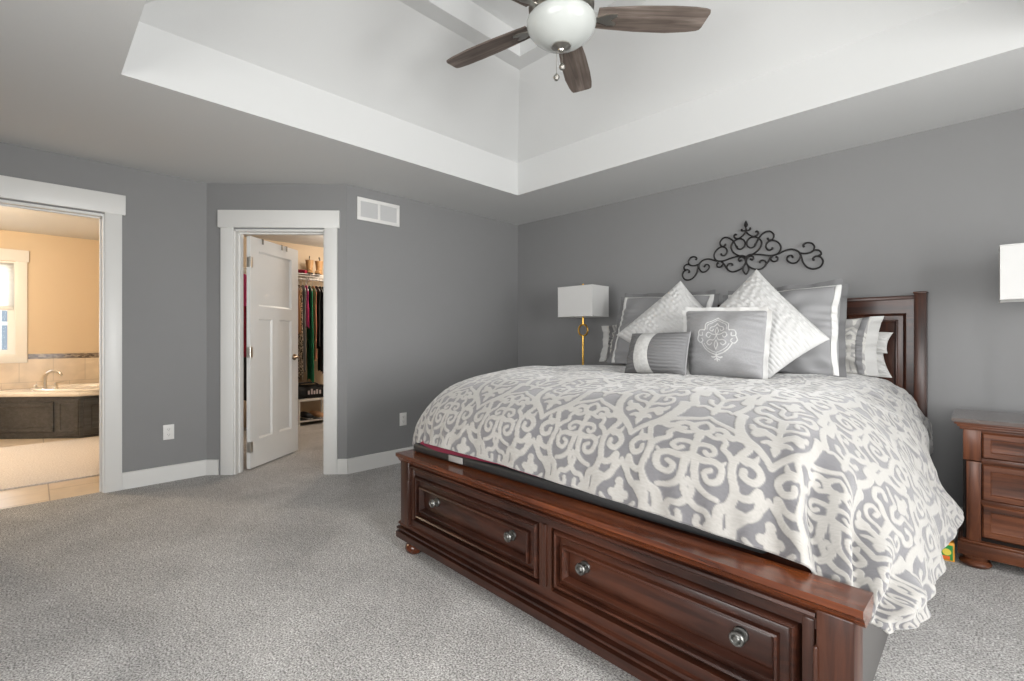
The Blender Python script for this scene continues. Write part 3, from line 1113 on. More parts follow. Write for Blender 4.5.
def normals(P):
    du = np.gradient(P, axis=1)
    dv = np.gradient(P, axis=0)
    n = np.cross(du, dv)
    n /= np.linalg.norm(n, axis=2, keepdims=True) + 1e-9
    return n


Nn = normals(P)
if Nn[200, 280, 2] < 0:
    Nn = -Nn
TU, TV = np.meshgrid(tu, tv)
sm = lambda a, lo, hi: np.clip((a - lo) / (hi - lo), 0, 1) ** 2 * (3 - 2 * np.clip((a - lo) / (hi - lo), 0, 1))
# soft quilted swell, hanging folds at the far corner, fine creases on the draped side
rs_ = np.random.RandomState(3)
D = np.zeros(P.shape[:2])
for k in range(10):
    fx, fy = rs_.uniform(4, 15, 2)
    D += 0.0022 * np.sin(fx * U + fy * V * rs_.choice([-1, 1]) + rs_.uniform(0, 6))
corner = sm(TU, 7.2, 8.2) * sm(TV, 5.8, 8.0)
span = np.linalg.norm(np.gradient(P, axis=1), axis=2) / np.gradient(tu)[None, :]
amp = np.minimum(0.034, 0.24 * span)
D += corner * (1 - sm(TU, 10.4, 11.0)) * amp * np.sin(2 * PI * (TU - 0.10 * (TV - 7)) / 0.95 + 0.8)
side = sm(TU, 7.5, 9.0) * (1 - sm(TV, 3.0, 4.6))
D += side * (1 - 0.7 * sm(TU, 9.8, 10.8)) * (0.005 * np.sin(5.0 * TV + 7 * TU) + 0.0030 * np.sin(13 * TV - 6 * TU) + 0.0014 * np.sin(25 * TV + 9 * TU + np.sin(7 * TU)))
D += 0.007 * sm(TU, 9.2, 11) * np.sin(6.2 * TV + 0.8 * TU)
D += 0.005 * sm(TV, 7.6, 9) * (1 - corner) * np.sin(14 * TU + 1.5 * np.sin(2.0 * TU))
weave = weave_at(U, V)
D += 0.0022 * weave
N0, P0 = Nn, P
P = P + Nn * D[..., None]


def edge_fade(n, k=40):
    f = np.ones(n)
    f[:k] = np.linspace(0.25, 1, k)
    f[-k:] = np.minimum(f[-k:], np.linspace(1, 0.25, k))
    return f


def hem(P, P0, N0, w, axis, first):
    """turn a hem under: a rounded edge and a short return behind the cloth"""
    m = P.shape[axis]
    ix, qx = (0, 30) if first else (m - 1, m - 31)
    e, n = np.take(P, ix, axis), np.take(N0, ix, axis)
    dirn = np.take(P0, qx, axis) - np.take(P0, ix, axis)
    dirn /= np.linalg.norm(dirn, axis=-1, keepdims=True) + 1e-9
    f = edge_fade(len(e))[:, None]
    rows = [e - f * (n * 0.005 + dirn * 0.004), e - f * (n * 0.013 + dirn * 0.003), e + f * (-n * 0.020 + dirn * 0.006), e + f * (-n * 0.021 + dirn * 0.030), e + f * (-n * 0.016 + dirn * 0.055)]
    ww = [np.take(w, ix, axis)] * 5
    if first:
        rows, ww = rows[::-1], ww[::-1]
    X, Wx, Nx = np.stack(rows, axis), np.stack(ww, axis), np.stack([n] * 5, axis)
    Q = np.stack(rows, axis)
    j = (lambda a_, c_: np.concatenate([a_, c_], axis)) if first else (lambda a_, c_: np.concatenate([c_, a_], axis))
    return j(X, P), j(Q, P0), j(Nx, N0), j(Wx, w)


for ax, fi in ((1, True), (1, False), (0, False)):
    P, P0, N0, weave = hem(P, P0, N0, weave, ax, fi)
tag(link('comforter', grid_mesh('comforter', P, weave), 'damask', None, 180), 'puffy grey and cream damask comforter hanging over the bed foot', 'comforter')


# ------------------------------------------------------------------ pillows
class Pillow:
    """a stuffed cushion between four corners (top left, top right, bottom right, bottom left as seen from the bed's foot)"""

    def __init__(s, corners, thick, pinch=0.05, pw=2.6, front=0.62):
        s.c = [np.array(c, dtype=float) for c in corners]
        s.mid = sum(s.c) / 4
        s.ex = (s.c[1] - s.c[0] + s.c[2] - s.c[3]) / 2
        s.ez = (s.c[0] - s.c[3] + s.c[1] - s.c[2]) / 2
        n = np.cross(s.ex, s.ez)
        s.n = n / np.linalg.norm(n)          # towards the foot of the bed
        s.thick, s.pinch, s.pw, s.front = thick, pinch, pw, front

    def plane(s, u, v):
        uu = u * (1 - s.pinch * (1 - v ** 2))
        vv = v * (1 - s.pinch * (1 - u ** 2))
        a, b2 = (uu + 1) / 2, (vv + 1) / 2
        tl, tr, br, bl = s.c
        return (tl * (1 - a)[..., None] * b2[..., None] + tr * a[..., None] * b2[..., None]
                + br * a[..., None] * (1 - b2)[..., None] + bl * (1 - a)[..., None] * (1 - b2)[..., None])

    def bulge(s, u, v):
        return np.clip((1 - np.abs(u) ** s.pw) * (1 - np.abs(v) ** s.pw), 0, 1) ** 0.62

    def surf(s, u, v, extra=0.0, side=1):
        k = s.front if side > 0 else (1 - s.front)
        d = s.bulge(u, v) * s.thick * k + extra
        return s.plane(u, v) + side * d[..., None] * s.n - s.mid

    def mesh(s, name, nu, nv, ripple=None, weave=None):
        t = lambda n: np.sin(np.linspace(-1, 1, n) * PI / 2 * 0.86) / math.sin(PI / 2 * 0.86)
        u, v = np.meshgrid(t(nu), t(nv))
        ex = np.zeros_like(u) if ripple is None else ripple(u, v) * np.clip(s.bulge(u, v) * 3, 0, 1)
        A = s.surf(u, v, ex, 1)
        B = s.surf(u, v, np.zeros_like(u) if ripple is None else 0.5 * ex, -1)
        h, w = u.shape
        ia = np.arange(h * w).reshape(h, w)
        ib = ia + h * w
        ib = ib.copy()
        ib[0], ib[-1], ib[:, 0], ib[:, -1] = ia[0], ia[-1], ia[:, 0], ia[:, -1]
        q = lambda i: np.stack([i[:-1, :-1], i[:-1, 1:], i[1:, 1:], i[1:, :-1]], -1).reshape(-1, 4)
        F = np.concatenate([q(ia), q(ib)[:, ::-1]])
        used = np.unique(F)
        rm = np.full(2 * h * w, -1)
        rm[used] = np.arange(len(used))
        Vv = np.concatenate([A.reshape(-1, 3), B.reshape(-1, 3)])[used]
        wv = None
        if weave is not None:
            w1 = weave(u, v).reshape(-1)
            wv = np.concatenate([w1, w1 * 0])[used]
        return raw_mesh(name, Vv, rm[F], wv)

    def band(s, name, u0, u1, n=60, lift=0.004, ripple=None, vert=True, wav=0.0, v0=-0.985, v1=0.985):
        """a strip of trim lying on the front, from bottom to top"""
        v = np.linspace(v0, v1, n)
        U_, V_ = np.meshgrid(np.linspace(u0, u1, 9), v)
        U_ = U_ + wav * np.sin(V_ * 7.3 + u0 * 9)
        L = lift * np.clip(np.minimum(np.linspace(0, 1, 9), np.linspace(1, 0, 9)) * 8, -0.4, 1)[None, :] + np.zeros_like(U_)
        if not vert:
            U_, V_ = V_, U_
        ex = L if ripple is None else L + ripple(U_, V_) * np.clip(s.bulge(U_, V_) * 3, 0, 1)
        A = s.surf(U_, V_, ex, 1)
        return grid_mesh(name, A)

    def flange(s, name, wid, sides='lrtb', seed=1, thick=0.004, wavy=0.010, both=True):
        """a flat cloth border beyond the seam"""
        out = []
        F = []
        base = 0
        for sd in sides:
            n = 70
            t = np.linspace(-1, 1, n)
            k = np.linspace(0.0, 1, 7)
            if sd in 'lr':
                sg = -1 if sd == 'l' else 1
                U_ = np.full((n, 7), float(sg))
                V_ = np.repeat(t[:, None], 7, 1)
                od = s.ex / np.linalg.norm(s.ex) * sg
            else:
                sg = -1 if sd == 'b' else 1
                V_ = np.full((n, 7), float(sg))
                U_ = np.repeat(t[:, None], 7, 1)
                od = s.ez / np.linalg.norm(s.ez) * sg
            p = s.plane(U_, V_) - s.mid
            d = wid * k[None, :] - 0.012 * (1 - k)[None, :]
            w = wavy * np.sin(t * 9 + seed * 2.1 + (0 if sd in 'lt' else 2))[:, None] * k[None, :] + wavy * 0.4 * np.sin(t * 23 + seed)[:, None] * k[None, :]
            G = p + od * d[..., None] + s.n * w[..., None]
            for off in (thick / 2, -thick / 2):
                out.append((G + s.n * off).reshape(-1, 3))
            idx = np.arange(n * 7).reshape(n, 7)
            q = lambda i: np.stack([i[:-1, :-1], i[:-1, 1:], i[1:, 1:], i[1:, :-1]], -1).reshape(-1, 4)
            F.append(q(idx) + base)
            F.append(q(idx)[:, ::-1] + base + n * 7)
            rim = np.concatenate([idx[0], idx[1:, -1], idx[-1, -2::-1], idx[-2:0:-1, 0]])
            r2 = np.roll(rim, -1)
            F.append(np.stack([rim, r2, r2 + n * 7, rim + n * 7], -1) + base)
            base += 2 * n * 7
        return raw_mesh(name, np.concatenate(out), np.concatenate(F))


def wrinkles(seed, amp, n=9, lo=3, hi=16, horiz=1.0):
    r = np.random.RandomState(seed)
    w = [(r.uniform(lo, hi) * r.choice([-1, 1]) * (1.0 if r.rand() < 0.5 else horiz), r.uniform(lo, hi), r.uniform(0, 6.3), r.uniform(0.4, 1)) for _ in range(n)]

    def f(u, v):
        o = np.zeros_like(u)
        for a, c, ph, k in w:
            o = o + amp * k * np.sin(a * u + c * v + ph + 0.8 * np.sin(2.3 * v + 1.7 * u + ph))
        # puckers running in from the side seams
        e = np.abs(u) ** 3
        o = o + amp * 1.6 * e * np.sin(26 * v + 3 * np.sin(5 * v + seed) + seed)
        return o
    return f


def at_mid(o, p):
    o.location = p.mid
    return o


def pillow_thing(name, p, label, cat='pillow', group=None):
    return empty(name, tuple(p.mid), 0, label, cat, group)


# two white sleeping pillows against the headboard
p = Pillow([(2.53, -.205, 1.10), (3.412, -.195, 1.178), (3.392, -.27, 1.05), (2.53, -.275, 1.05)], 0.13, 0.035)
at_mid(tag(link('sleeping_pillow', p.mesh('sleeping_pillow', 90, 60, wrinkles(4, 0.006)), 'pillow_white', None, 180), 'white sleeping pillow, upper of the pair by the headboard', 'pillow', 'white sleeping pillows'), p)
p = Pillow([(2.53, -.20, 1.085), (3.360, -.195, 1.085), (3.418, -.30, .905), (2.53, -.30, .905)], 0.17, 0.03)
at_mid(tag(link('sleeping_pillow', p.mesh('sleeping_pillow', 90, 60, wrinkles(5, 0.006)), 'pillow_white', None, 180), 'white sleeping pillow lying lowest, its end bulging by the headboard', 'pillow', 'white sleeping pillows'), p)

# patterned king shams
for cs, lab, ph in (
    ([(2.56, -.40, 1.20), (3.335, -.40, 1.272), (3.325, -.50, .925), (2.56, -.52, .925)], 'cream patterned sham with grey striped flange beside the headboard post', 0.1),
    ([(1.47, -.40, 1.25), (2.45, -.40, 1.34), (2.45, -.52, .93), (1.52, -.52, .945)], 'cream patterned sham on the lamp side behind the grey sham', 0.27),
):
    p = Pillow(cs, 0.15, 0.06)
    t = pillow_thing('patterned_sham', p, lab, 'pillow', 'patterned shams')
    lx, lz = np.linalg.norm(p.ex) / 2, np.linalg.norm(p.ez) / 2
    link('cushion', p.mesh('cushion', 200, 130, wrinkles(6, 0.006), lambda u, v: weave_at(u * lx * 1.0 + ph, v * lz + 0.1)), 'damask_sham', t, 180)
    for sd in 'lr':
        link('flange', p.flange('flange', 0.055, sd, 3, wavy=0.006), 'pillow_white', t, 40)
    for a in (0.885, -0.955):
        link('trim_band', p.band('trim_band', a, a + 0.085, 60, 0.004, wrinkles(6, 0.006)), 'sham_dark', t, 60)['label'] = 'dark grey striped band'

# grey king shams with white bands
for cs, lab, seed, sd in (
    ([(1.745, -.56, 1.472), (2.470, -.56, 1.452), (2.48, -.75, .925), (1.735, -.75, .945)], 'large grey sham with white band on the lamp side', 11, -1),
    ([(2.555, -.56, 1.440), (3.215, -.56, 1.462), (3.235, -.75, .925), (2.60, -.75, .925)], 'large grey sham with white band beside the patterned sham', 12, 1),
):
    p = Pillow(cs, 0.17, 0.035)
    t = pillow_thing('grey_sham', p, lab, 'pillow', 'grey king shams')
    rp = wrinkles(seed, 0.0045, 8, 3, 12)
    link('cushion', p.mesh('cushion', 150, 110, rp), 'sham_grey', t, 180)
    link('flange', p.flange('flange', 0.032, 'lrt', seed, wavy=0.008), 'sham_dark', t, 40)['label'] = 'darker grey flange'
    for a in (0.90, -0.985):
        link('trim_band', p.band('trim_band', a, a + 0.085, 70, 0.005, rp, wav=0.008), 'satin_white', t, 60)['label'] = 'white satin band'
    link('trim_band', p.band('trim_band', 0.955, 0.985, 70, 0.004, rp, vert=False), 'satin_white', t, 60)['label'] = 'white satin band'


# white ruched pillows set on one corner
def ruche(seed):
    r = np.random.RandomState(seed)
    ph = r.uniform(0, 6.3, 40)

    def f(u, v):
        k = 19
        y = (v + 1) / 2 * k + 0.22 * np.sin(3.1 * u + seed) + 0.10 * np.sin(9 * u + 2 * seed)
        i = np.clip(np.floor(y).astype(int), 0, 39)
        fr = y - np.floor(y)
        rib = np.sqrt(np.clip(1 - (2 * fr - 1) ** 2, 0, 1))
        puck = np.sin(31 * u + ph[i] + 2.0 * np.sin(6 * u + ph[i] * 2))
        return 0.0068 * rib + 0.0024 * puck * rib
    return f


for cs, lab, seed in (
    ([(2.300, -.74, 1.545), (2.655, -.76, 1.165), (2.36, -.98, 0.90), (1.880, -.90, 1.166)], 'white ruched pillow set on its corner, on the lamp side', 2),
    ([(2.797, -.74, 1.575), (3.222, -.92, 1.138), (2.952, -1.07, 0.905), (2.50, -1.02, 1.18)], 'white ruched pillow set on its corner behind the embroidered one', 5),
):
    p = Pillow(cs, 0.16, 0.045, 2.4)
    at_mid(tag(link('ruched_pillow', p.mesh('ruched_pillow', 170, 170, ruche(seed)), 'ruched_white', None, 180), lab, 'pillow', 'white ruched pillows'), p)

# grey pillow with an embroidered medallion
p = Pillow([(2.500, -1.09, 1.312), (2.968, -1.09, 1.295), (2.975, -1.20, .920), (2.572, -1.20, .925)], 0.17, 0.02)
t = pillow_thing('embroidered_pillow', p, 'grey pillow with a pale embroidered medallion and white edging', 'pillow')
EMB = [
    ([(0.0, 0.120), (0.030, 0.100), (0.062, 0.082), (0.066, 0.050), (0.072, 0.040)], 0.0022, 0.0022),
    ([(0.0, 0.108), (0.026, 0.090), (0.052, 0.074), (0.056, 0.046)], 0.0015, 0.0015),
    ([(0.072, 0.044), (0.098, 0.040), (0.104, 0.014), (0.084, 0.008), (0.082, 0.026)], 0.0022, 0.0018),
    ([(0.104, 0.012), (0.112, -0.014), (0.096, -0.034), (0.080, -0.022), (0.088, -0.008)], 0.0022, 0.0018),
    ([(0.088, -0.034), (0.070, -0.066), (0.040, -0.092), (0.0, -0.108)], 0.0022, 0.0022),
    ([(0.072, -0.040), (0.058, -0.062), (0.032, -0.082), (0.0, -0.094)], 0.0015, 0.0015),
    ([(0.0, 0.084), (0.016, 0.066), (0.034, 0.060), (0.040, 0.044), (0.026, 0.036), (0.020, 0.048)], 0.0022, 0.0018),
    ([(0.0, 0.060), (0.010, 0.036), (0.0, 0.014)], 0.0022, 0.0022),
    ([(0.0, 0.014), (0.024, 0.016), (0.048, 0.028), (0.060, 0.010), (0.046, -0.004), (0.036, 0.008)], 0.0022, 0.0018),
    ([(0.0, 0.010), (0.014, -0.018), (0.040, -0.018), (0.056, -0.034), (0.040, -0.050), (0.026, -0.038)], 0.0022, 0.0018),
    ([(0.0, -0.020), (0.010, -0.048), (0.0, -0.076)], 0.0022, 0.0022),
    ([(0.0, -0.112), (0.018, -0.120), (0.030, -0.116)], 0.003, 0.003),
    ([(0.0, -0.104), (0.0, -0.138)], 0.003, 0.002),
    ([(0.0, -0.126), (0.014, -0.132)], 0.003, 0.002),
]
EW_, EH_ = 0.26, 0.30
EF = stroke_field(EMB, EW_, EH_, 200, 230, True, False)


def emb_weave(u, v):
    lx, lz = np.linalg.norm(p.ex) / 2, np.linalg.norm(p.ez) / 2
    x, y = u * lx + 0.008, v * lz - 0.010
    i = np.clip(((x / EW_ + 0.5) * 200).astype(int), 0, 199)
    j = np.clip(((y / EH_ + 0.5) * 230).astype(int), 0, 229)
    ok = (np.abs(x) < EW_ / 2) & (np.abs(y) < EH_ / 2)
    return np.where(ok, np.clip(EF[j, i] / 0.0016 + 0.9, 0, 1), 0)


rp = wrinkles(21, 0.0030, 7, 2, 9)
rpe = lambda u, v: rp(u, v) + 0.0022 * emb_weave(u, v) + 0.006 * sm(u, 0.15, 0.95) * np.exp(-((v + 0.05) / 0.5) ** 2) * np.sin(19 * v + 2.5 * u)
link('cushion', p.mesh('cushion', 260, 210, rpe, emb_weave), 'embroidery', t, 180)
link('edging', p.flange('edging', 0.022, 'lrt', 5, 0.006, 0.004), 'satin_white', t, 40)['label'] = 'white cloth edging'

# small pleated bolster with a pale centre band
p = Pillow([(2.235, -1.275, 1.172), (2.612, -1.275, 1.180), (2.612, -1.345, .930), (2.222, -1.345, .925)], 0.15, 0.025, 2.2)
t = pillow_thing('pleated_pillow', p, 'small dark grey pleated pillow with a pale centre band', 'pillow')
pl = lambda u, v: 0.0042 * np.abs(np.sin(PI * 6.5 * (v + 0.03 * np.sin(5 * u)))) - 0.002
link('cushion', p.mesh('cushion', 150, 150, pl), 'sham_dark', t, 180)
b_u = lambda v: 0.06 * (1 - v ** 2)
n = 70
Vg, Ug = np.meshgrid(np.linspace(-0.99, 0.99, n), np.linspace(0, 1, 31), indexing='ij')
Uc = (-0.50 - 0.07 * (1 - Vg ** 2)) * (1 - Ug) + (0.06 - 0.10 * (1 - Vg ** 2)) * Ug
link('centre_band', grid_mesh('centre_band', p.surf(Uc, Vg, 0.005 + 0.002 * np.sin(Ug * PI), 1)), 'band_silver', t, 60)['label'] = 'pale silver centre band'
rim = [p.surf(np.array([1.0]), np.array([v]))[0] for v in np.linspace(-1, 1, 20)]
b = nb()
tube(b, [tuple(q) for q in rim], 0.005, 6)
obj('piping', b, 'sham_grey', t)
#BEDEND

# ------------------------------------------------------------------ nightstands
def nightstand(loc, label):
    e = empty('nightstand', loc, 0, label, 'nightstand', 'nightstands')
    # local: front at y=-0.20 (case), x centred, width 0.66 case; top 0.74
    w, yf, yb = 0.327, -0.195, 0.225
    b = nb()
    prism(b, [(-w - 0.043, yf - 0.043), (w + 0.043, yf - 0.043), (w + 0.043, yb), (-w - 0.043, yb)], 0.722, 0.740)
    bmesh.ops.bevel(b, geom=list(b.edges), offset=0.004, segments=2, affect='EDGES')
    obj('top', b, 'walnut_top', e)
    b = nb()
    for i, (o, z0, z1) in enumerate(((0.032, 0.710, 0.722), (0.022, 0.698, 0.710), (0.012, 0.684, 0.698))):
        box(b, -w - o, w + o, yf - o, yb - 0.004, z0, z1, 0.003)
    obj('cornice', b, 'walnut_x', e)
    b = nb()
    box(b, -w, w, yf + 0.02, yb - 0.01, 0.12, 0.686)
    obj('case', b, 'case_gap_shade', e)  # shade in the drawer gaps is painted by this near-black case
    for s in (-1, 1):
        b = nb()
        xa, xb = (s * w, s * (w - 0.066))
        box(b, min(xa, xb), max(xa, xb), yf, yf + 0.04, 0.53, 0.686, 0.003)
        xa = s * (w - 0.012)
        box(b, min(xa, xb), max(xa, xb), yf, yf + 0.04, 0.128, 0.526, 0.004)
        obj('stile', b, 'walnut_z', e)
    for i, (z0, z1) in enumerate(((0.546, 0.672), (0.338, 0.516), (0.152, 0.316))):
        b = nb()
        panel(b, -0.258, 0.258, z0, z1, [(0.0, yf + 0.008), (0.006, yf + 0.002), (0.030, yf + 0.002), (0.033, yf + 0.010), (0.040, yf + 0.012)], yf + 0.03)
        d = obj('drawer', b, 'walnut_x', e)
        obj('knob', knob_bm(T(0, yf + 0.012, (z0 + z1) / 2), 0.9), 'pewter', d)
    b = nb()
    for z0, z1 in ((0.672, 0.686), (0.516, 0.546), (0.316, 0.338)):
        box(b, -0.261, 0.261, yf + 0.004, yf + 0.04, z0, z1, 0.002)
    obj('drawer_rail', b, 'walnut_x', e)
    b = nb()
    box(b, -w - 0.020, w + 0.020, yf - 0.020, yb - 0.006, 0.055, 0.118, 0.004)
    box(b, -w - 0.012, w + 0.012, yf - 0.012, yb - 0.006, 0.116, 0.130, 0.005)
    obj('base', b, 'walnut_x', e)
    for x in (-w + 0.045, w - 0.045):
        for y in (yf + 0.025, yb - 0.07):
            b = nb()
            lathe(b, [(0.0, 0.0), (0.046, 0.0), (0.058, 0.008), (0.062, 0.018), (0.056, 0.028), (0.044, 0.034), (0.048, 0.042), (0.052, 0.056), (0.0, 0.056)], 26, T(x, y, 0))
            obj('bun_foot', b, 'walnut_x', e)
    return e


def copy_tree(o, parent=None):
    c = o.copy()
    COL.objects.link(c)
    if parent is not None:
        c.parent = parent
    for ch in list(o.children):
        copy_tree(ch, c)
    return c


ns = nightstand((4.06, -0.42, 0), 'dark wood nightstand with three panelled drawers beside the comforter corner')
n2 = copy_tree(ns)
n2.location = (1.04, -0.42, 0)
n2['label'] = 'dark wood nightstand hidden behind the bed under the brass lamp'


# ------------------------------------------------------------------ table lamps
def table_lamp(loc, label):
    e = empty('table_lamp', loc, 0, label, 'lamp', 'bedside lamps')
    b = nb()
    box(b, -0.075, 0.075, -0.055, 0.055, 0, 0.025, 0.004)
    obj('base', b, 'brass', e)
    b = nb()
    tube(b, [(0, 0, 0.024), (0, 0, 0.425)], 0.0095, 14)
    tube(b, [(0, 0, 0.525), (0, 0, 0.70)], 0.0095, 14)
    obj('stem', b, 'brass', e)
    b = nb()
    tube(b, [(0.050 * math.cos(a), 0, 0.475 + 0.052 * math.sin(a)) for a in np.linspace(0, 2 * PI, 40)[:-1]], 0.0085, 10, True)
    obj('ring', b, 'brass', e)['label'] = 'open brass ring in the stem'
    b = nb()
    hw, hd, z0, z1, t = 0.192, 0.125, 0.595, 0.868, 0.003

    def loop(a, d, z):
        return [b.verts.new((x, y, z)) for x, y in ((-a, -d), (a, -d), (a, d), (-a, d))]
    ls = [loop(hw, hd, z0), loop(hw, hd, z1), loop(hw - t, hd - t, z1), loop(hw - t, hd - t, z0)]
    for i in range(4):
        a, c = ls[i], ls[(i + 1) % 4]
        for k in range(4):
            b.faces.new((a[k], a[(k + 1) % 4], c[(k + 1) % 4], c[k]))
    obj('lamp_shade', b, 'shade_linen', e)
    for z in (z0 + 0.003, z1 - 0.003):
        b = nb()
        tube(b, [(-hw, -hd, z), (hw, -hd, z), (hw, hd, z), (-hw, hd, z)], 0.004, 6, True)
        obj('shade_edging', b, 'shade_linen', e)
    b = nb()
    tube(b, [(0, 0, 0.70), (0, 0, 0.885)], 0.006, 10)
    tube(b, [(-hw + 0.002, 0, 0.845), (hw - 0.002, 0, 0.845)], 0.0025, 6)
    tube(b, [(0, -hd + 0.002, 0.845), (0, hd - 0.002, 0.845)], 0.0025, 6)
    lathe(b, [(0, 0.902), (0.007, 0.898), (0.009, 0.890), (0.006, 0.882), (0.012, 0.876), (0.012, 0.870), (0, 0.870)], 14)
    obj('finial', b, 'brass', e)
    return e


lm = table_lamp((4.058, -0.40, 0.740), 'brass lamp with white box shade beside the headboard on the panelled nightstand')
l2 = copy_tree(lm)
l2.location = (1.212, -0.40, 0.740)
l2['label'] = 'brass ring lamp with white box shade beyond the bed near the room corner'

# small printed box on the carpet by the nightstand
e = empty('small_carton', (3.664, -0.60, 0.0), R(6), 'small orange and green printed carton on carpet beside the nightstand foot', 'box')
plain('carton_orange', (0.75, 0.33, 0.03), 0.5)
plain('carton_green', (0.02, 0.26, 0.05), 0.5)
plain('carton_yellow', (0.75, 0.62, 0.08), 0.5)
plain('carton_red', (0.75, 0.14, 0.02), 0.5)
bx('carton_body', (-0.036, 0.036, -0.03, 0.03, 0.0, 0.095), 'carton_orange', e, 0.002)
bx('printed_panel', (-0.029, 0.029, -0.0312, -0.029, 0.006, 0.082), 'carton_green', e)['label'] = 'green printed panel'
b = nb()
lathe(b, [(0, 0.0), (0.017, 0.0), (0.017, 0.0008), (0, 0.0008)], 20, T(0.006, -0.0312, 0.046) @ Matrix.Rotation(PI / 2, 4, 'X'))
obj('printed_spot', b, 'carton_yellow', e)
b = nb()
box(b, -0.02, 0.018, -0.0318, -0.031, 0.008, 0.026, 0.0)
obj('printed_stripe', b, 'carton_red', e)

# ------------------------------------------------------------------ scrolled iron wall piece
ART = [
    [(457, 252), (505, 232), (537, 205), (551, 172), (541, 146), (510, 131), (480, 139), (463, 162), (466, 186), (486, 198), (507, 190), (514, 172)],
    [(457, 92), (462, 106), (478, 120), (502, 129), (522, 122), (531, 108), (525, 98), (514, 103)],
    [(457, 92), (470, 92), (483, 86), (481, 76)],
    [(513, 184), (533, 142), (564, 108), (600, 98), (624, 118), (618, 145), (596, 152), (586, 138)],
    [(625, 243), (655, 228), (668, 195), (650, 164), (615, 152), (586, 167), (577, 192), (592, 212), (612, 207), (618, 194)],
    [(457, 256), (480, 240), (540, 238), (600, 245), (650, 235), (700, 212), (740, 207), (775, 222), (790, 250), (802, 287), (828, 315), (866, 325), (905, 312), (922, 282), (910, 256), (882, 248), (862, 261), (868, 275)],
    [(775, 222), (786, 248), (764, 284), (732, 290), (705, 272), (709, 250), (730, 244), (742, 258)],
    [(783, 230), (820, 232), (856, 220), (870, 195), (855, 171), (826, 167), (803, 180), (808, 195)],
    [(846, 226), (872, 211), (900, 215), (910, 235), (892, 248)],
    [(457, 262), (463, 296), (492, 320), (535, 328), (570, 310), (600, 265), (617, 246)],
    [(570, 310), (579, 290), (565, 273), (545, 276), (541, 290)],
    [(457, 290), (463, 264), (483, 246), (502, 254), (496, 270), (483, 264)],
    [(603, 262), (620, 280), (644, 275), (648, 258), (636, 250)],
]


def art_pt(px, py):
    sx, sy = 670 + px * 170 / 1024, 215 + py * 70 / 422
    a, c = (sx - 512) / 476.5, (338 - sy) / 476.5
    s_, c_ = math.sin(R(44.8)), math.cos(R(44.8))
    d = (-s_ + a * c_, c_ + a * s_, c)
    t = (-0.025 + 3.938) / d[1]
    return 3.813 + t * d[0], 1.1437 + t * d[2]


cx0, _ = art_pt(457, 250)
art = empty('wall_scroll', (cx0, -0.025, 1.70), 0, 'black scrolled iron wall ornament with a heart centre above the headboard', 'wall decoration')
for part, ids in (('heart_scroll', (0, 1, 2)), ('side_scroll', (3, 4, 9, 10, 11, 12)), ('end_scroll', (5, 6, 7, 8))):
    for s in (1, -1):
        b = nb()
        for k in ids:
            q = []
            for p_ in ART[k]:
                x, z = art_pt(*p_)
                # level the half by the perspective-free height of its mirror line
                q.append((s * (x - cx0), 0.0, z - 1.70))
            sp = spline(q, 6)
            m_ = len(sp)
            tube(b, sp, [0.0062 if i < m_ - 8 else 0.0062 + 0.002 * (1 - abs(i - (m_ - 4)) / 4) for i in range(m_)], 7)
        obj(part, b, 'iron', art)
b = nb()
q = [art_pt(*p_) for p_ in ((457, 292), (474, 325), (457, 357), (439, 325))]
tube(b, spline([(x - cx0, 0, z - 1.70) for x, z in q], 6, True), 0.006, 7, True)
obj('drop_leaf', b, 'iron', art)
b = nb()
q = [art_pt(*p_) for p_ in ((457, 44), (457, 92))]
tube(b, [(0, 0, q[0][1] - 1.70), (0, 0, q[1][1] - 1.70)], 0.006, 7)
lathe(b, [(0, 0.0), (0.010, 0.016), (0.016, 0.030), (0.009, 0.050), (0, 0.066)], 10, T(0, 0, q[0][1] - 1.70 - 0.05))
obj('centre_finial', b, 'iron', art)
b = nb()
tube(b, [(0, 0, art_pt(457, 250)[1] - 1.70), (0, 0, art_pt(457, 300)[1] - 1.70)], 0.006, 7)
obj('centre_bar', b, 'iron', art)

# ------------------------------------------------------------------ wall vent and outlets
e = empty('wall_vent', (0.0, -1.774, 2.257), R(90), 'white return air grille high on the grey wall by the closet', 'vent')
b = nb()
hw, hh = 0.206, 0.0975
for (x0, x1, z0, z1) in ((-hw, hw, hh - 0.030, hh), (-hw, hw, -hh, -hh + 0.030), (-hw, -hw + 0.030, -hh + 0.03, hh - 0.03), (hw - 0.030, hw, -hh + 0.03, hh - 0.03), (-0.012, 0.012, -hh + 0.03, hh - 0.03)):
    box(b, x0, x1, -0.010, -0.001, z0, z1, 0.002)
obj('vent_frame', b, 'white_plastic', e)
for s in (-1, 1):
    b = nb()
    for k in range(9):
        z = -hh + 0.036 + k * 0.0155
        prism(b, [(-0.0075, z), (-0.0055, z + 0.011), (-0.004, z + 0.011), (-0.0055, z)], min(s * 0.010, s * (hw - 0.028)), max(s * 0.010, s * (hw - 0.028)), Matrix(((0, 0, 1, 0), (1, 0, 0, 0), (0, 1, 0, 0), (0, 0, 0, 1))))
    box(b, min(s * 0.010, s * (hw - 0.028)), max(s * 0.010, s * (hw - 0.028)), -0.0035, -0.0012, -hh + 0.028, hh - 0.028)
    obj('louvres', b, 'grille_grey', e)


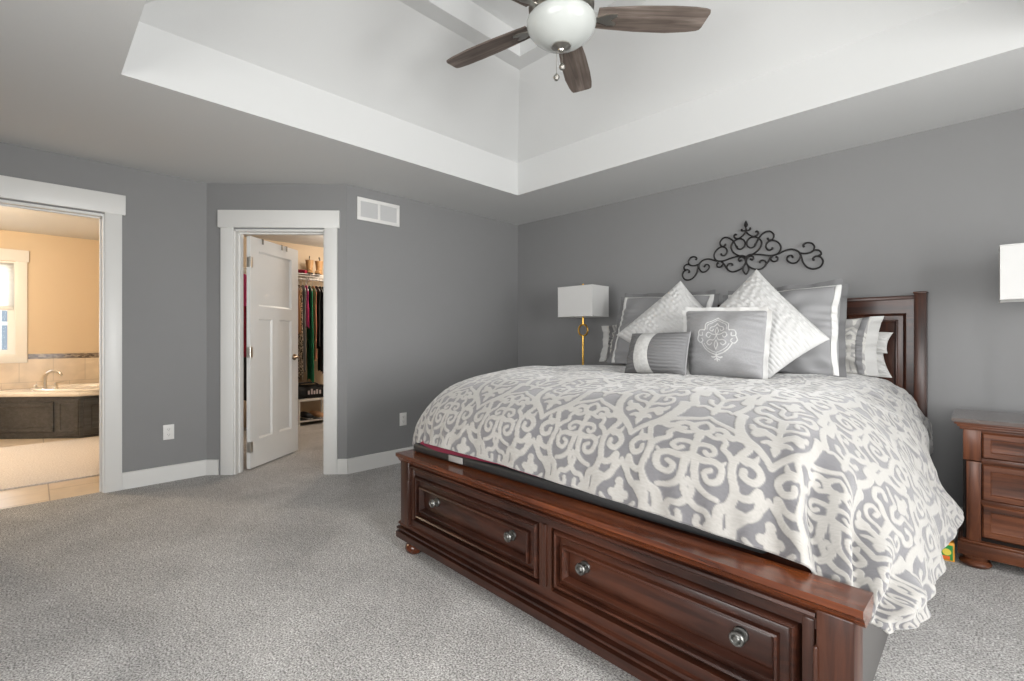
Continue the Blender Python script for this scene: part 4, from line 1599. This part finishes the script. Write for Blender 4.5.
def outlet(loc, rz, label):
    e = empty('wall_outlet', loc, rz, label, 'outlet', 'white wall outlets')
    b = nb()
    box(b, -0.036, 0.036, -0.007, -0.0005, -0.059, 0.059, 0.002)
    obj('cover_plate', b, 'white_plastic', e)
    for z in (0.021, -0.021):
        b = nb()
        box(b, -0.017, 0.017, -0.009, -0.006, z - 0.014, z + 0.014, 0.003)
        s = obj('socket', b, 'white_plastic', e)
        b = nb()
        for x in (-0.007, 0.006):
            box(b, x - 0.001, x + 0.001, -0.0095, -0.0085, z - 0.002, z + 0.007)
        box(b, -0.002, 0.002, -0.0095, -0.0085, z - 0.010, z - 0.006)
        obj('slots', b, 'dark_slot', s)
    return e


o1 = outlet((-0.81, -3.171, 0.394), R(90), 'white wall outlet between the bathroom and closet doors')
o2 = copy_tree(o1)
o2.location = (0.0, -1.527, 0.396)
o2['label'] = 'white wall outlet low on the wall below the vent'

# ------------------------------------------------------------------ ceiling fan
FX, FY = 2.435, -2.23
fan = empty('ceiling_fan', (FX, FY, 2.44), 0, 'ceiling fan with five weathered wood blades and a white bowl light', 'ceiling fan')
FM = Matrix.Translation((0, 0, -2.44))
b = nb()
lathe(b, [(0, 3.262), (0.068, 3.262), (0.070, 3.24), (0.060, 3.215), (0.035, 3.195), (0.016, 3.188), (0.0, 3.188)], 28)
obj('canopy', b, 'nickel', fan, M=FM)
b = nb()
tube(b, [(0, 0, 3.20), (0, 0, 2.76)], 0.0135, 14)
obj('downrod', b, 'nickel', fan, M=FM)
b = nb()
lathe(b, [(0, 2.80), (0.030, 2.80), (0.038, 2.775), (0.075, 2.762), (0.125, 2.735), (0.140, 2.70), (0.140, 2.672), (0.150, 2.664), (0.150, 2.652), (0.132, 2.645), (0.115, 2.630), (0.0, 2.630)], 40)
obj('motor_housing', b, 'nickel', fan, M=FM)
b = nb()
lathe(b, [(0, 2.634), (0.085, 2.634), (0.092, 2.626), (0.090, 2.618), (0.075, 2.612), (0.072, 2.600), (0.140, 2.598), (0.146, 2.592), (0.140, 2.586), (0.0, 2.586)], 40)
obj('light_fitter', b, 'nickel', fan, M=FM)
b = nb()
lathe(b, [(0.140, 2.600), (0.152, 2.598), (0.158, 2.588), (0.158, 2.574), (0.150, 2.553), (0.132, 2.530), (0.105, 2.508), (0.070, 2.491), (0.035, 2.482), (0.0, 2.480)], 48)
obj('bowl_shade', b, 'opal_glass', fan, M=FM)['label'] = 'white opal glass bowl'
b = nb()
lathe(b, [(0, 2.486), (0.036, 2.484), (0.045, 2.479), (0.044, 2.474), (0.030, 2.468), (0.016, 2.462), (0.012, 2.455), (0, 2.450)], 26)
obj('bowl_finial', b, 'nickel', fan, M=FM)
for k in range(5):
    a = R(46.5 + 72 * k)
    Mk = Matrix.Rotation(a, 4, 'Z')
    Mt = Mk @ Matrix.Translation((0, 0, 2.612)) @ Matrix.Rotation(R(-11), 4, 'X')
    b = nb()
    out = [(0.165, -0.052), (0.20, -0.056), (0.35, -0.067), (0.50, -0.070), (0.60, -0.067), (0.655, -0.060), (0.670, -0.054), (0.674, -0.042), (0.664, 0.036), (0.658, 0.050), (0.645, 0.056), (0.60, 0.064), (0.50, 0.072), (0.35, 0.068), (0.20, 0.056), (0.165, 0.052)]
    prism(b, out, -0.004, 0.004)
    bl = obj('blade', b, 'barn_wood', fan)
    bl.matrix_local = FM @ Mt
    b = nb()
    prism(b, [(0.10, -0.013), (0.17, -0.013), (0.215, -0.030), (0.25, -0.030), (0.255, -0.020), (0.225, 0.0), (0.255, 0.020), (0.25, 0.030), (0.215, 0.030), (0.17, 0.013), (0.10, 0.013)], -0.010, -0.0045)
    obj('blade_iron', b, 'nickel', bl)
for (x, y, z) in ((-0.038, 0.012, 2.372), (-0.032, 0.045, 2.432)):
    b = nb()
    tube(b, [(x, y, 2.60), (x, y, z)], 0.0012, 6)
    c = obj('pull_chain', b, 'nickel', fan, M=FM)
    b = nb()
    lathe(b, [(0, z + 0.004), (0.006, z), (0.014, z - 0.010), (0.015, z - 0.018), (0.009, z - 0.027), (0, z - 0.030)], 14, T(x, y, 0))
    obj('pull_knob', b, 'nickel', c, M=FM)

# ------------------------------------------------------------------ bathroom beyond the door
tub = empty('bathtub', (-4.0, -3.5, 0), 0, 'white drop-in corner bathtub in its deck under the bathroom window', 'bathtub')
TI = Matrix.Translation((4.0, 3.5, 0))
poly = [(-3.54, -2.885), (-3.54, -3.555), (-4.535, -4.690), (-4.535, -2.885)]
b = nb()
prism(b, [(-3.52, -2.882), (-3.52, -3.565), (-4.538, -4.725), (-4.538, -2.882)], 0.475, 0.525)
bmesh.ops.bevel(b, geom=[e_ for e_ in b.edges], offset=0.012, segments=3, affect='EDGES')
obj('deck', b, 'tub_white', tub, M=TI)
b = nb()
cx_, cy_ = -3.98, -3.42
for (k, z) in ((0, 0),):
    rings = []
    for (f, zz) in ((1.0, 0.522), (1.03, 0.545), (0.99, 0.556), (0.94, 0.550), (0.88, 0.50), (0.75, 0.30), (0.60, 0.20), (0.0, 0.19)):
        rg = []
        for i in range(40):
            a = 2 * PI * i / 40
            ex_, ey_ = 0.40 * math.cos(a), 0.60 * math.sin(a)
            th = R(-41)
            rg.append(b.verts.new((cx_ + f * (ex_ * math.cos(th) - ey_ * math.sin(th)), cy_ + f * (ex_ * math.sin(th) + ey_ * math.cos(th)), zz)))
        rings.append(rg)
    for a_, c_ in zip(rings[:-1], rings[1:]):
        for i in range(40):
            j = (i + 1) % 40
            b.faces.new((a_[i], a_[j], c_[j], c_[i]))
obj('basin', b, 'tub_white', tub, M=TI)
sur = empty('tub_surround', (-4.0, -3.5, 0), 0, 'dark wood panelled surround boxing in the corner bathtub', 'tub surround')
ang = math.atan2(-4.690 + 3.555, -4.535 + 3.54)
Ld = math.hypot(1.135, 0.995)
# diagonal front (x runs from the far end to the near corner), facing the bedroom
Md = TI @ T(-4.535, -4.690, 0, ang + PI)
b = nb()
box(b, 0.03, Ld, 0.0, 0.02, 0.0, 0.475)
obj('front_board', b, 'tub_wood', sur, M=Md)
b = nb()
panel(b, 0.05, Ld - 0.275, 0.075, 0.415, [(0, -0.004), (0.003, -0.012), (0.052, -0.012), (0.056, -0.005), (0.06, -0.004)], 0.0)
obj('access_panel', b, 'tub_wood', sur, M=Md)
b = nb()
panel(b, Ld - 0.25, Ld - 0.01, 0.03, 0.44, [(0, -0.003), (0.003, -0.010), (0.045, -0.010), (0.049, -0.003), (0.055, -0.002)], 0.0)
obj('end_panel', b, 'tub_wood', sur, M=Md)
Ms = TI @ T(-3.54, -3.555, 0, R(90))
b = nb()
box(b, 0, 0.67, 0.0, 0.02, 0.0, 0.475)
obj('side_board', b, 'tub_wood', sur, M=Ms)
b = nb()
panel(b, 0.03, 0.64, 0.03, 0.44, [(0, -0.003), (0.003, -0.010), (0.07, -0.010), (0.074, -0.003), (0.08, -0.002)], 0.0)
obj('side_board_panel', b, 'tub_wood', sur, M=Ms)

fa = empty('tub_faucet', (-4.16, -3.83, 0.525), R(225 - 90 + 180), 'brushed nickel arched tub faucet with two lever handles', 'faucet')
b = nb()
lathe(b, [(0, 0), (0.030, 0), (0.030, 0.012), (0.022, 0.020), (0.017, 0.05), (0.0, 0.05)], 20)
tube(b, spline([(0, 0, 0.03), (0.0, 0.0, 0.13), (0.0, 0.025, 0.195), (0.0, 0.09, 0.225), (0, 0.16, 0.205), (0, 0.19, 0.165)], 7), [0.017 - 0.0001 * i for i in range(36)], 14)
obj('spout', b, 'nickel', fa)
for x in (-0.145, 0.125):
    b = nb()
    lathe(b, [(0, 0), (0.032, 0), (0.026, 0.010), (0.018, 0.020), (0.014, 0.055), (0.018, 0.062), (0.012, 0.072), (0, 0.074)], 18, T(x, 0, 0))
    tube(b, [(x, 0, 0.066), (x * 1.15, 0.03, 0.075), (x * 1.35, 0.055, 0.078)], [0.007, 0.006, 0.004], 8)
    obj('handle', b, 'nickel', fa)
fa.rotation_euler = (0, 0, R(-41))

b = nb()
box(b, -4.55, -4.540, -5.98, -2.875, 0.525, 0.885)
struct('trim_3', b, 'bath_wall_tile')
b = nb()
box(b, -4.55, -4.537, -3.974, -2.875, 0.885, 0.945)
struct('trim_4', b, 'mosaic')
b = nb()
box(b, -3.42, -1.425, -4.75, -3.15, -0.004, 0.010, 0.004)
tag(obj('bath_rug', b, 'bath_rug'), 'pale woven rug lying on the tiled bathroom floor', 'rug')
# cellular shade over the upper half of the bathroom window
e = empty('window_shade', (-4.585, -4.65, 2.045), R(90), 'white pleated shade drawn over the upper half of the bathroom window', 'window shade')
b = nb()
zs = np.linspace(0.0, -0.52, 27)
for k in range(26):
    pass
prof = []
for i, z in enumerate(zs):
    prof.append((0.004 if i % 2 else 0.0, z))
prof2 = [(y + 0.012, z) for y, z in reversed(prof)]
profile_bar(b, prof + prof2, -0.545, 0.545)
obj('pleated_cloth', b, 'cell_shade', e, smooth=0)
bx('bottom_rail', (-0.548, 0.548, -0.008, 0.026, -0.55, -0.52), 'white_plastic', e, 0.003)
bx('head_rail', (-0.548, 0.548, -0.010, 0.030, 0.0, 0.005), 'white_plastic', e, 0.002)
# neighbouring house seen through the lower sash
e = empty('neighbour_house', (-13.5, -5.6, -1.4), 0, 'pale neighbouring house seen through the bathroom window', 'house')
plain('house_siding', (0.86, 0.86, 0.86), 0.8)
plain('house_roof', (0.30, 0.30, 0.31), 0.9)
plain('house_glass', (0.25, 0.30, 0.36), 0.2)
b = nb()
for k in range(-7, 22):
    box(b, -1.5, 1.5, -2.2, 2.2, k * 0.18, k * 0.18 + 0.175)
obj('wall_siding', b, 'house_siding', e, smooth=0)
b = nb()
prism(b, [(-2.5, 3.95), (0.0, 5.2), (2.5, 3.95)], -1.7, 1.7, Matrix(((0, 0, 1, 0), (1, 0, 0, 0), (0, 1, 0, 0), (0, 0, 0, 1))))
obj('roof', b, 'house_roof', e, smooth=0)
for y in (-1.3, 0.0, 1.15):
    b = nb()
    box(b, 1.50, 1.53, y - 0.45, y + 0.45, 2.2, 3.6)
    w_ = obj('window_surround', b, 'trim_white', e)
    b = nb()
    for yy in (-0.20, 0.20):
        for zz in (2.55, 3.2):
            box(b, 1.52, 1.54, y + yy - 0.17, y + yy + 0.17, zz - 0.28, zz + 0.28)
    obj('window_glass', b, 'house_glass', w_)
b = nb()
box(b, -60, 60, -60, 60, -2.75, -2.65)
plain('lawn', (0.30, 0.32, 0.26), 0.9, var=0.2, vscale=2)
struct('ground_outside', b, 'lawn')
# bathroom and closet ceiling lights
for nm, loc, lab in (('ceiling_light', (-2.7, -4.9, 2.44), 'round flush ceiling light in the bathroom'), ('ceiling_light', (-1.75, -0.85, 2.44), 'round flush ceiling light in the closet')):
    e = empty(nm, loc, 0, lab, 'ceiling light')
    b = nb()
    lathe(b, [(0, 0), (0.15, 0), (0.15, -0.02), (0.14, -0.025), (0, -0.025)], 30)
    obj('pan', b, 'nickel', e)

# ------------------------------------------------------------------ closet contents
RX, RZ = -2.60, 1.925
sh = empty('wire_shelf', (RX, -1.3, 2.0), 0, 'white wire closet shelf with hanging rod along the back wall', 'shelf')
SI = Matrix.Translation((-RX, 1.3, -2.0))
b = nb()
for x in np.linspace(-2.915, -2.50, 15):
    tube(b, [(x, -2.70, 1.985), (x, -0.05, 1.985)], 0.003, 5)
for y in np.linspace(-2.68, -0.06, 10):
    tube(b, [(-2.915, y, 1.981), (-2.50, y, 1.981), (-2.50, y, 1.955)], 0.003, 5)
tube(b, [(-2.50, -2.70, 1.955), (-2.50, -0.05, 1.955)], 0.004, 6)
obj('wire_deck', b, 'wire_white', sh, M=SI)
b = nb()
tube(b, [(RX, -2.72, RZ), (RX, -0.03, RZ)], 0.014, 12)
obj('hanging_rod', b, 'wire_white', sh, M=SI)
for y in (-2.3, -1.35, -0.4):
    b = nb()
    tube(b, [(-2.52, y, 1.975), (-2.915, y, 1.66)], 0.006, 6)
    tube(b, [(RX, y, 1.975), (RX, y, 1.93)], 0.005, 6)
    obj('bracket', b, 'wire_white', sh, M=SI)

CL = {'leopard': spotted('leopard', (0.03, 0.03, 0.03), (0.60, 0.55, 0.47), 55, 0.5), 'floral': spotted('floral', (0.04, 0.01, 0.02), (0.60, 0.05, 0.20), 45, 0.56)}
for nm, c_ in (('pink', (0.70, 0.07, 0.25)), ('black', (0.012, 0.012, 0.013)), ('charcoal', (0.035, 0.036, 0.04)), ('heather', (0.22, 0.22, 0.23)), ('green', (0.01, 0.22, 0.10)), ('coral', (0.90, 0.30, 0.20)), ('crimson', (0.30, 0.01, 0.04)), ('peach', (0.62, 0.36, 0.20)), ('pale', (0.62, 0.55, 0.56))):
    plain('cloth_' + nm, c_, 0.85, bump=0.1, bscale=150)


def garment(y, zb, mat, label, tilt=0.0, width=0.40, neck='vest', x=RX, rot=0.0, rz=RZ, seed=1):
    e = empty('hanging_garment', (x, y, rz), rot, label, 'clothing', 'clothes on the closet rod')
    r = np.random.RandomState(seed)
    ph = r.uniform(0, 6, 4)
    zt = -0.085
    L = rz - zb
    n, m = 26, 22
    A = np.zeros((n, m * 2, 3))
    for i in range(n):
        t = i / (n - 1)
        if t < 0.16:
            k = t / 0.16
            hw = 0.05 + (width / 2 - 0.05) * k ** 0.7
            z = zt - 0.10 * k
        else:
            k = (t - 0.16) / 0.84
            hw = width / 2 * (1 + 0.02 * math.sin(6 * k + ph[0])) * (1 - 0.10 * math.sin(PI * min(k * 2.2, 1)))
            z = zt - 0.10 - (L + zt - 0.10) * k
        th = 0.007 + 0.013 * min(1, t * 3)
        for j in range(m * 2):
            a = 2 * PI * j / (m * 2)
            cx, sy = math.cos(a), math.sin(a)
            fold = 1 + 0.35 * t * math.sin(5 * a + ph[1]) + 0.2 * t * math.sin(9 * a + ph[2])
            A[i, j] = (hw * cx, th * sy * fold + tilt * (-z) * 0.1 + 0.006 * t * math.sin(11 * cx + ph[3]), z + 0.02 * t * math.sin(3 * a + ph[0]))
    A = np.concatenate([A, A[:, :1]], 1)
    link('cloth', grid_mesh('cloth', A), mat, e, 60)
    b = nb()
    hook = [(0, 0, -0.075), (0, 0, -0.03), (0.004, 0, -0.02), (0.021, 0, -0.004), (0.016, 0, 0.015), (0, 0, 0.021), (-0.015, 0, 0.013), (-0.019, 0, 0.0)]
    tube(b, spline(hook, 4), 0.0022, 6)
    tube(b, spline([(0, 0, -0.075), (width / 2 - 0.02, 0, -0.165), (-width / 2 + 0.02, 0, -0.165), (0, 0, -0.075)], 4), 0.004, 6)
    obj('hanger', b, 'hanger_steel', e)
    return e


G = [
    (-1.462, 0.62, MATS['leopard'], 'black and cream spotted dress hanging first on the closet rod'),
    (-1.508, 1.20, 'cloth_peach', 'peach top hanging next to the spotted dress in the closet'),
    (-1.416, 0.72, 'cloth_heather', 'long heather grey garment hanging in the closet by the door lever'),
    (-1.372, 1.28, 'cloth_pink', 'bright pink top hanging beside the long grey garment'),
    (-1.328, 0.58, 'cloth_green', 'long green garment hanging low between grey and coral clothes'),
    (-1.236, 1.02, 'cloth_black', 'black garment hanging just past the coral one'),
    (-1.282, 0.86, 'cloth_coral', 'long coral garment hanging in the middle of the closet rod'),
    (-1.190, 1.22, 'cloth_black', 'short black top hanging second past the coral garment'),
    (-1.144, 0.70, 'cloth_charcoal', 'long charcoal garment hanging beside the short black top on the closet rod'),
    (-1.098, 0.66, MATS['floral'], 'black and pink flowered dress hanging last on the closet rod'),
    (-1.040, 0.9, 'cloth_black', 'black coat hanging behind the closet door casing'),
]
for k, (y, zb, m_, lab) in enumerate(G):
    garment(y, zb, m_, lab, tilt=0.15 * math.sin(k * 2.1), width=0.38 + 0.05 * math.sin(k * 1.7), rot=R(-9 + 3 * math.sin(k * 1.3)), seed=k)
# rod on the partition side, seen through the hinge gap
sh2 = empty('closet_rod', (-1.75, -2.44, 1.925), 0, 'white rod of hanging clothes behind the opened closet door', 'rod')
b = nb()
tube(b, [(-0.55, 0, 0), (0.12, 0, 0)], 0.014, 12)
obj('rod_bar', b, 'wire_white', sh2)
for x in (-0.5, 0.08):
    b = nb()
    tube(b, [(x, 0, 0), (x, -0.31, 0.0)], 0.006, 6)
    box(b, x - 0.02, x + 0.02, -0.315, -0.305, -0.05, 0.05)
    obj('bracket', b, 'wire_white', sh2)
for x, zb, m_, lab in ((-1.76, 1.50, 'cloth_pink', 'pink top seen in the slit beside the closet door hinges'), (-1.84, 0.95, 'cloth_crimson', 'crimson garment seen in the slit beside the closet door hinges'), (-1.92, 0.45, 'cloth_black', 'long black garment seen low in the slit beside the closet door')):
    garment(-2.44, zb, m_, lab, x=x, rot=R(90), seed=int(-x * 100))

# tan boots, red shoes on the shelf
def boot(loc, rz, label, s=1.0):
    e = empty('tan_boot', loc, rz, label, 'boot', 'tan boots on the closet shelf')
    b = nb()
    tube(b, [(0, 0, 0.03), (0.0, 0, 0.09), (0.0, 0, 0.15), (0.005, 0, 0.205)], [0.042, 0.038, 0.046, 0.052], 16)
    tube(b, spline([(-0.03, 0, 0.04), (0.05, 0, 0.042), (0.11, 0, 0.034), (0.165, 0, 0.026), (0.185, 0, 0.022)], 4), [0.042] * 5 + [0.040] * 4 + [0.034] * 4 + [0.028] * 3 + [0.012], 14)
    obj('upper', b, 'tan_leather', e, M=Matrix.Scale(s, 4))
    b = nb()
    prism(b, [(-0.06, -0.036), (0.03, -0.034), (0.12, -0.042), (0.18, -0.030), (0.195, 0.0), (0.18, 0.030), (0.12, 0.042), (0.03, 0.034), (-0.06, 0.036)], 0.0, 0.014)
    obj('sole', b, 'cloth_black', e, M=Matrix.Scale(s, 4))
    b = nb()
    tube(b, spline([(-0.035, 0, 0.20), (-0.06, 0, 0.235), (-0.02, 0, 0.26), (0.03, 0, 0.24)], 4), 0.006, 6)
    obj('pull_loop', b, 'cloth_black', e, M=Matrix.Scale(s, 4))
    return e


boot((-2.66, -1.30, 1.990), R(-20), 'tan ankle boot on the closet shelf, nearer the door edge')
boot((-2.66, -1.17, 1.990), R(-30), 'tan ankle boot on the closet shelf, nearer the door casing')
e = empty('red_shoe', (-2.62, -1.44, 1.990), R(20), 'low red shoe lying on the closet shelf beside the tan boots', 'shoe')
b = nb()
tube(b, spline([(-0.11, 0, 0.035), (-0.05, 0, 0.03), (0.03, 0, 0.026), (0.09, 0, 0.02), (0.12, 0, 0.016)], 4), [0.030] * 5 + [0.034] * 4 + [0.032] * 4 + [0.026] * 3 + [0.008], 12)
obj('upper', b, 'cloth_crimson', e)
b = nb()
prism(b, [(-0.12, -0.026), (0.0, -0.03), (0.09, -0.036), (0.125, 0.0), (0.09, 0.036), (0.0, 0.03), (-0.12, 0.026)], 0.0, 0.008)
obj('sole', b, 'cloth_black', e)

# lower shoe cubby, clear front bins in a white frame, folded dark clothes on top
cub = empty('shoe_rack', (-2.68, -1.30, 0), 0, 'white framed low rack with see-through front on the closet floor', 'rack')
b = nb()
x0, x1, y0, y1 = -0.20, 0.18, -0.62, 0.26
for x in (x0, x1):
    for y in (y0, -0.20, y1):
        box(b, x - 0.010, x + 0.010, y - 0.010, y + 0.010, 0.0, 0.335)
for z in (0.055, 0.325):
    for x in (x0, x1):
        box(b, x - 0.009, x + 0.009, y0, y1, z - 0.010, z + 0.010)
    for y in (y0, -0.20, y1):
        box(b, x0, x1, y - 0.009, y + 0.009, z - 0.008, z + 0.008)
obj('rack_frame', b, 'wire_white', cub)
bx('rack_top', (x0, x1, y0, y1, 0.335, 0.345), 'wire_white', cub)
bx('rack_shelf', (x0, x1, y0, y1, 0.066, 0.074), 'cloth_black', cub)
rr = random.Random(4)
for k, (yy, mt, lab) in enumerate(((-0.50, 'cloth_heather', 'grey shoe stored in the rack behind the closet door edge'), (-0.36, 'tan_leather', 'tan shoe stored in the low closet rack'), (-0.06, 'cloth_charcoal', 'charcoal shoe in the low rack under the folded bag'), (0.08, 'cloth_peach', 'peach shoe in the low rack near the door casing'))):
    e = empty('stored_shoe', (-2.60, -1.30 + yy, 0.075), R(10 * (k - 1)), lab, 'shoe', 'shoes in the low rack')
    b = nb()
    tube(b, spline([(-0.11, 0, 0.045), (-0.05, 0, 0.045), (0.03, 0, 0.036), (0.09, 0, 0.026), (0.12, 0, 0.018)], 4), [0.036] * 5 + [0.038] * 4 + [0.036] * 4 + [0.028] * 3 + [0.008], 12)
    obj('upper', b, mt, e)
    b = nb()
    prism(b, [(-0.14, -0.030), (0.0, -0.032), (0.09, -0.038), (0.13, 0.0), (0.09, 0.038), (0.0, 0.032), (-0.14, 0.030)], 0.0, 0.010)
    obj('sole', b, 'wire_white', e)
e = empty('black_bag', (-2.68, -1.36, 0.347), 0, 'soft black bag with pale lettering lying on the low closet rack', 'bag')
b = nb()
box(b, -0.19, 0.19, -0.36, 0.34, 0.0, 0.17, 0.06, 4)
for v in b.verts:
    v.co.z += 0.02 * math.sin(v.co.y * 14) * (v.co.z / 0.17) - 0.03 * abs(v.co.y) * (v.co.z / 0.17)
obj('bag_body', b, 'cloth_black', e)
b = nb()
for k, (yy, h_) in enumerate(((-0.02, 0.05), (0.02, 0.07), (0.055, 0.045), (0.09, 0.06), (0.13, 0.05))):
    box(b, 0.185, 0.195, yy - 0.010, yy + 0.012, 0.055, 0.055 + h_)
obj('pale_lettering', b, 'cloth_pale', e)
b = nb()
tube(b, spline([(0.15, -0.25, 0.15), (0.17, -0.15, 0.20), (0.17, 0.05, 0.205), (0.15, 0.15, 0.15)], 6), 0.011, 8)
obj('bag_handle', b, 'cloth_charcoal', e)
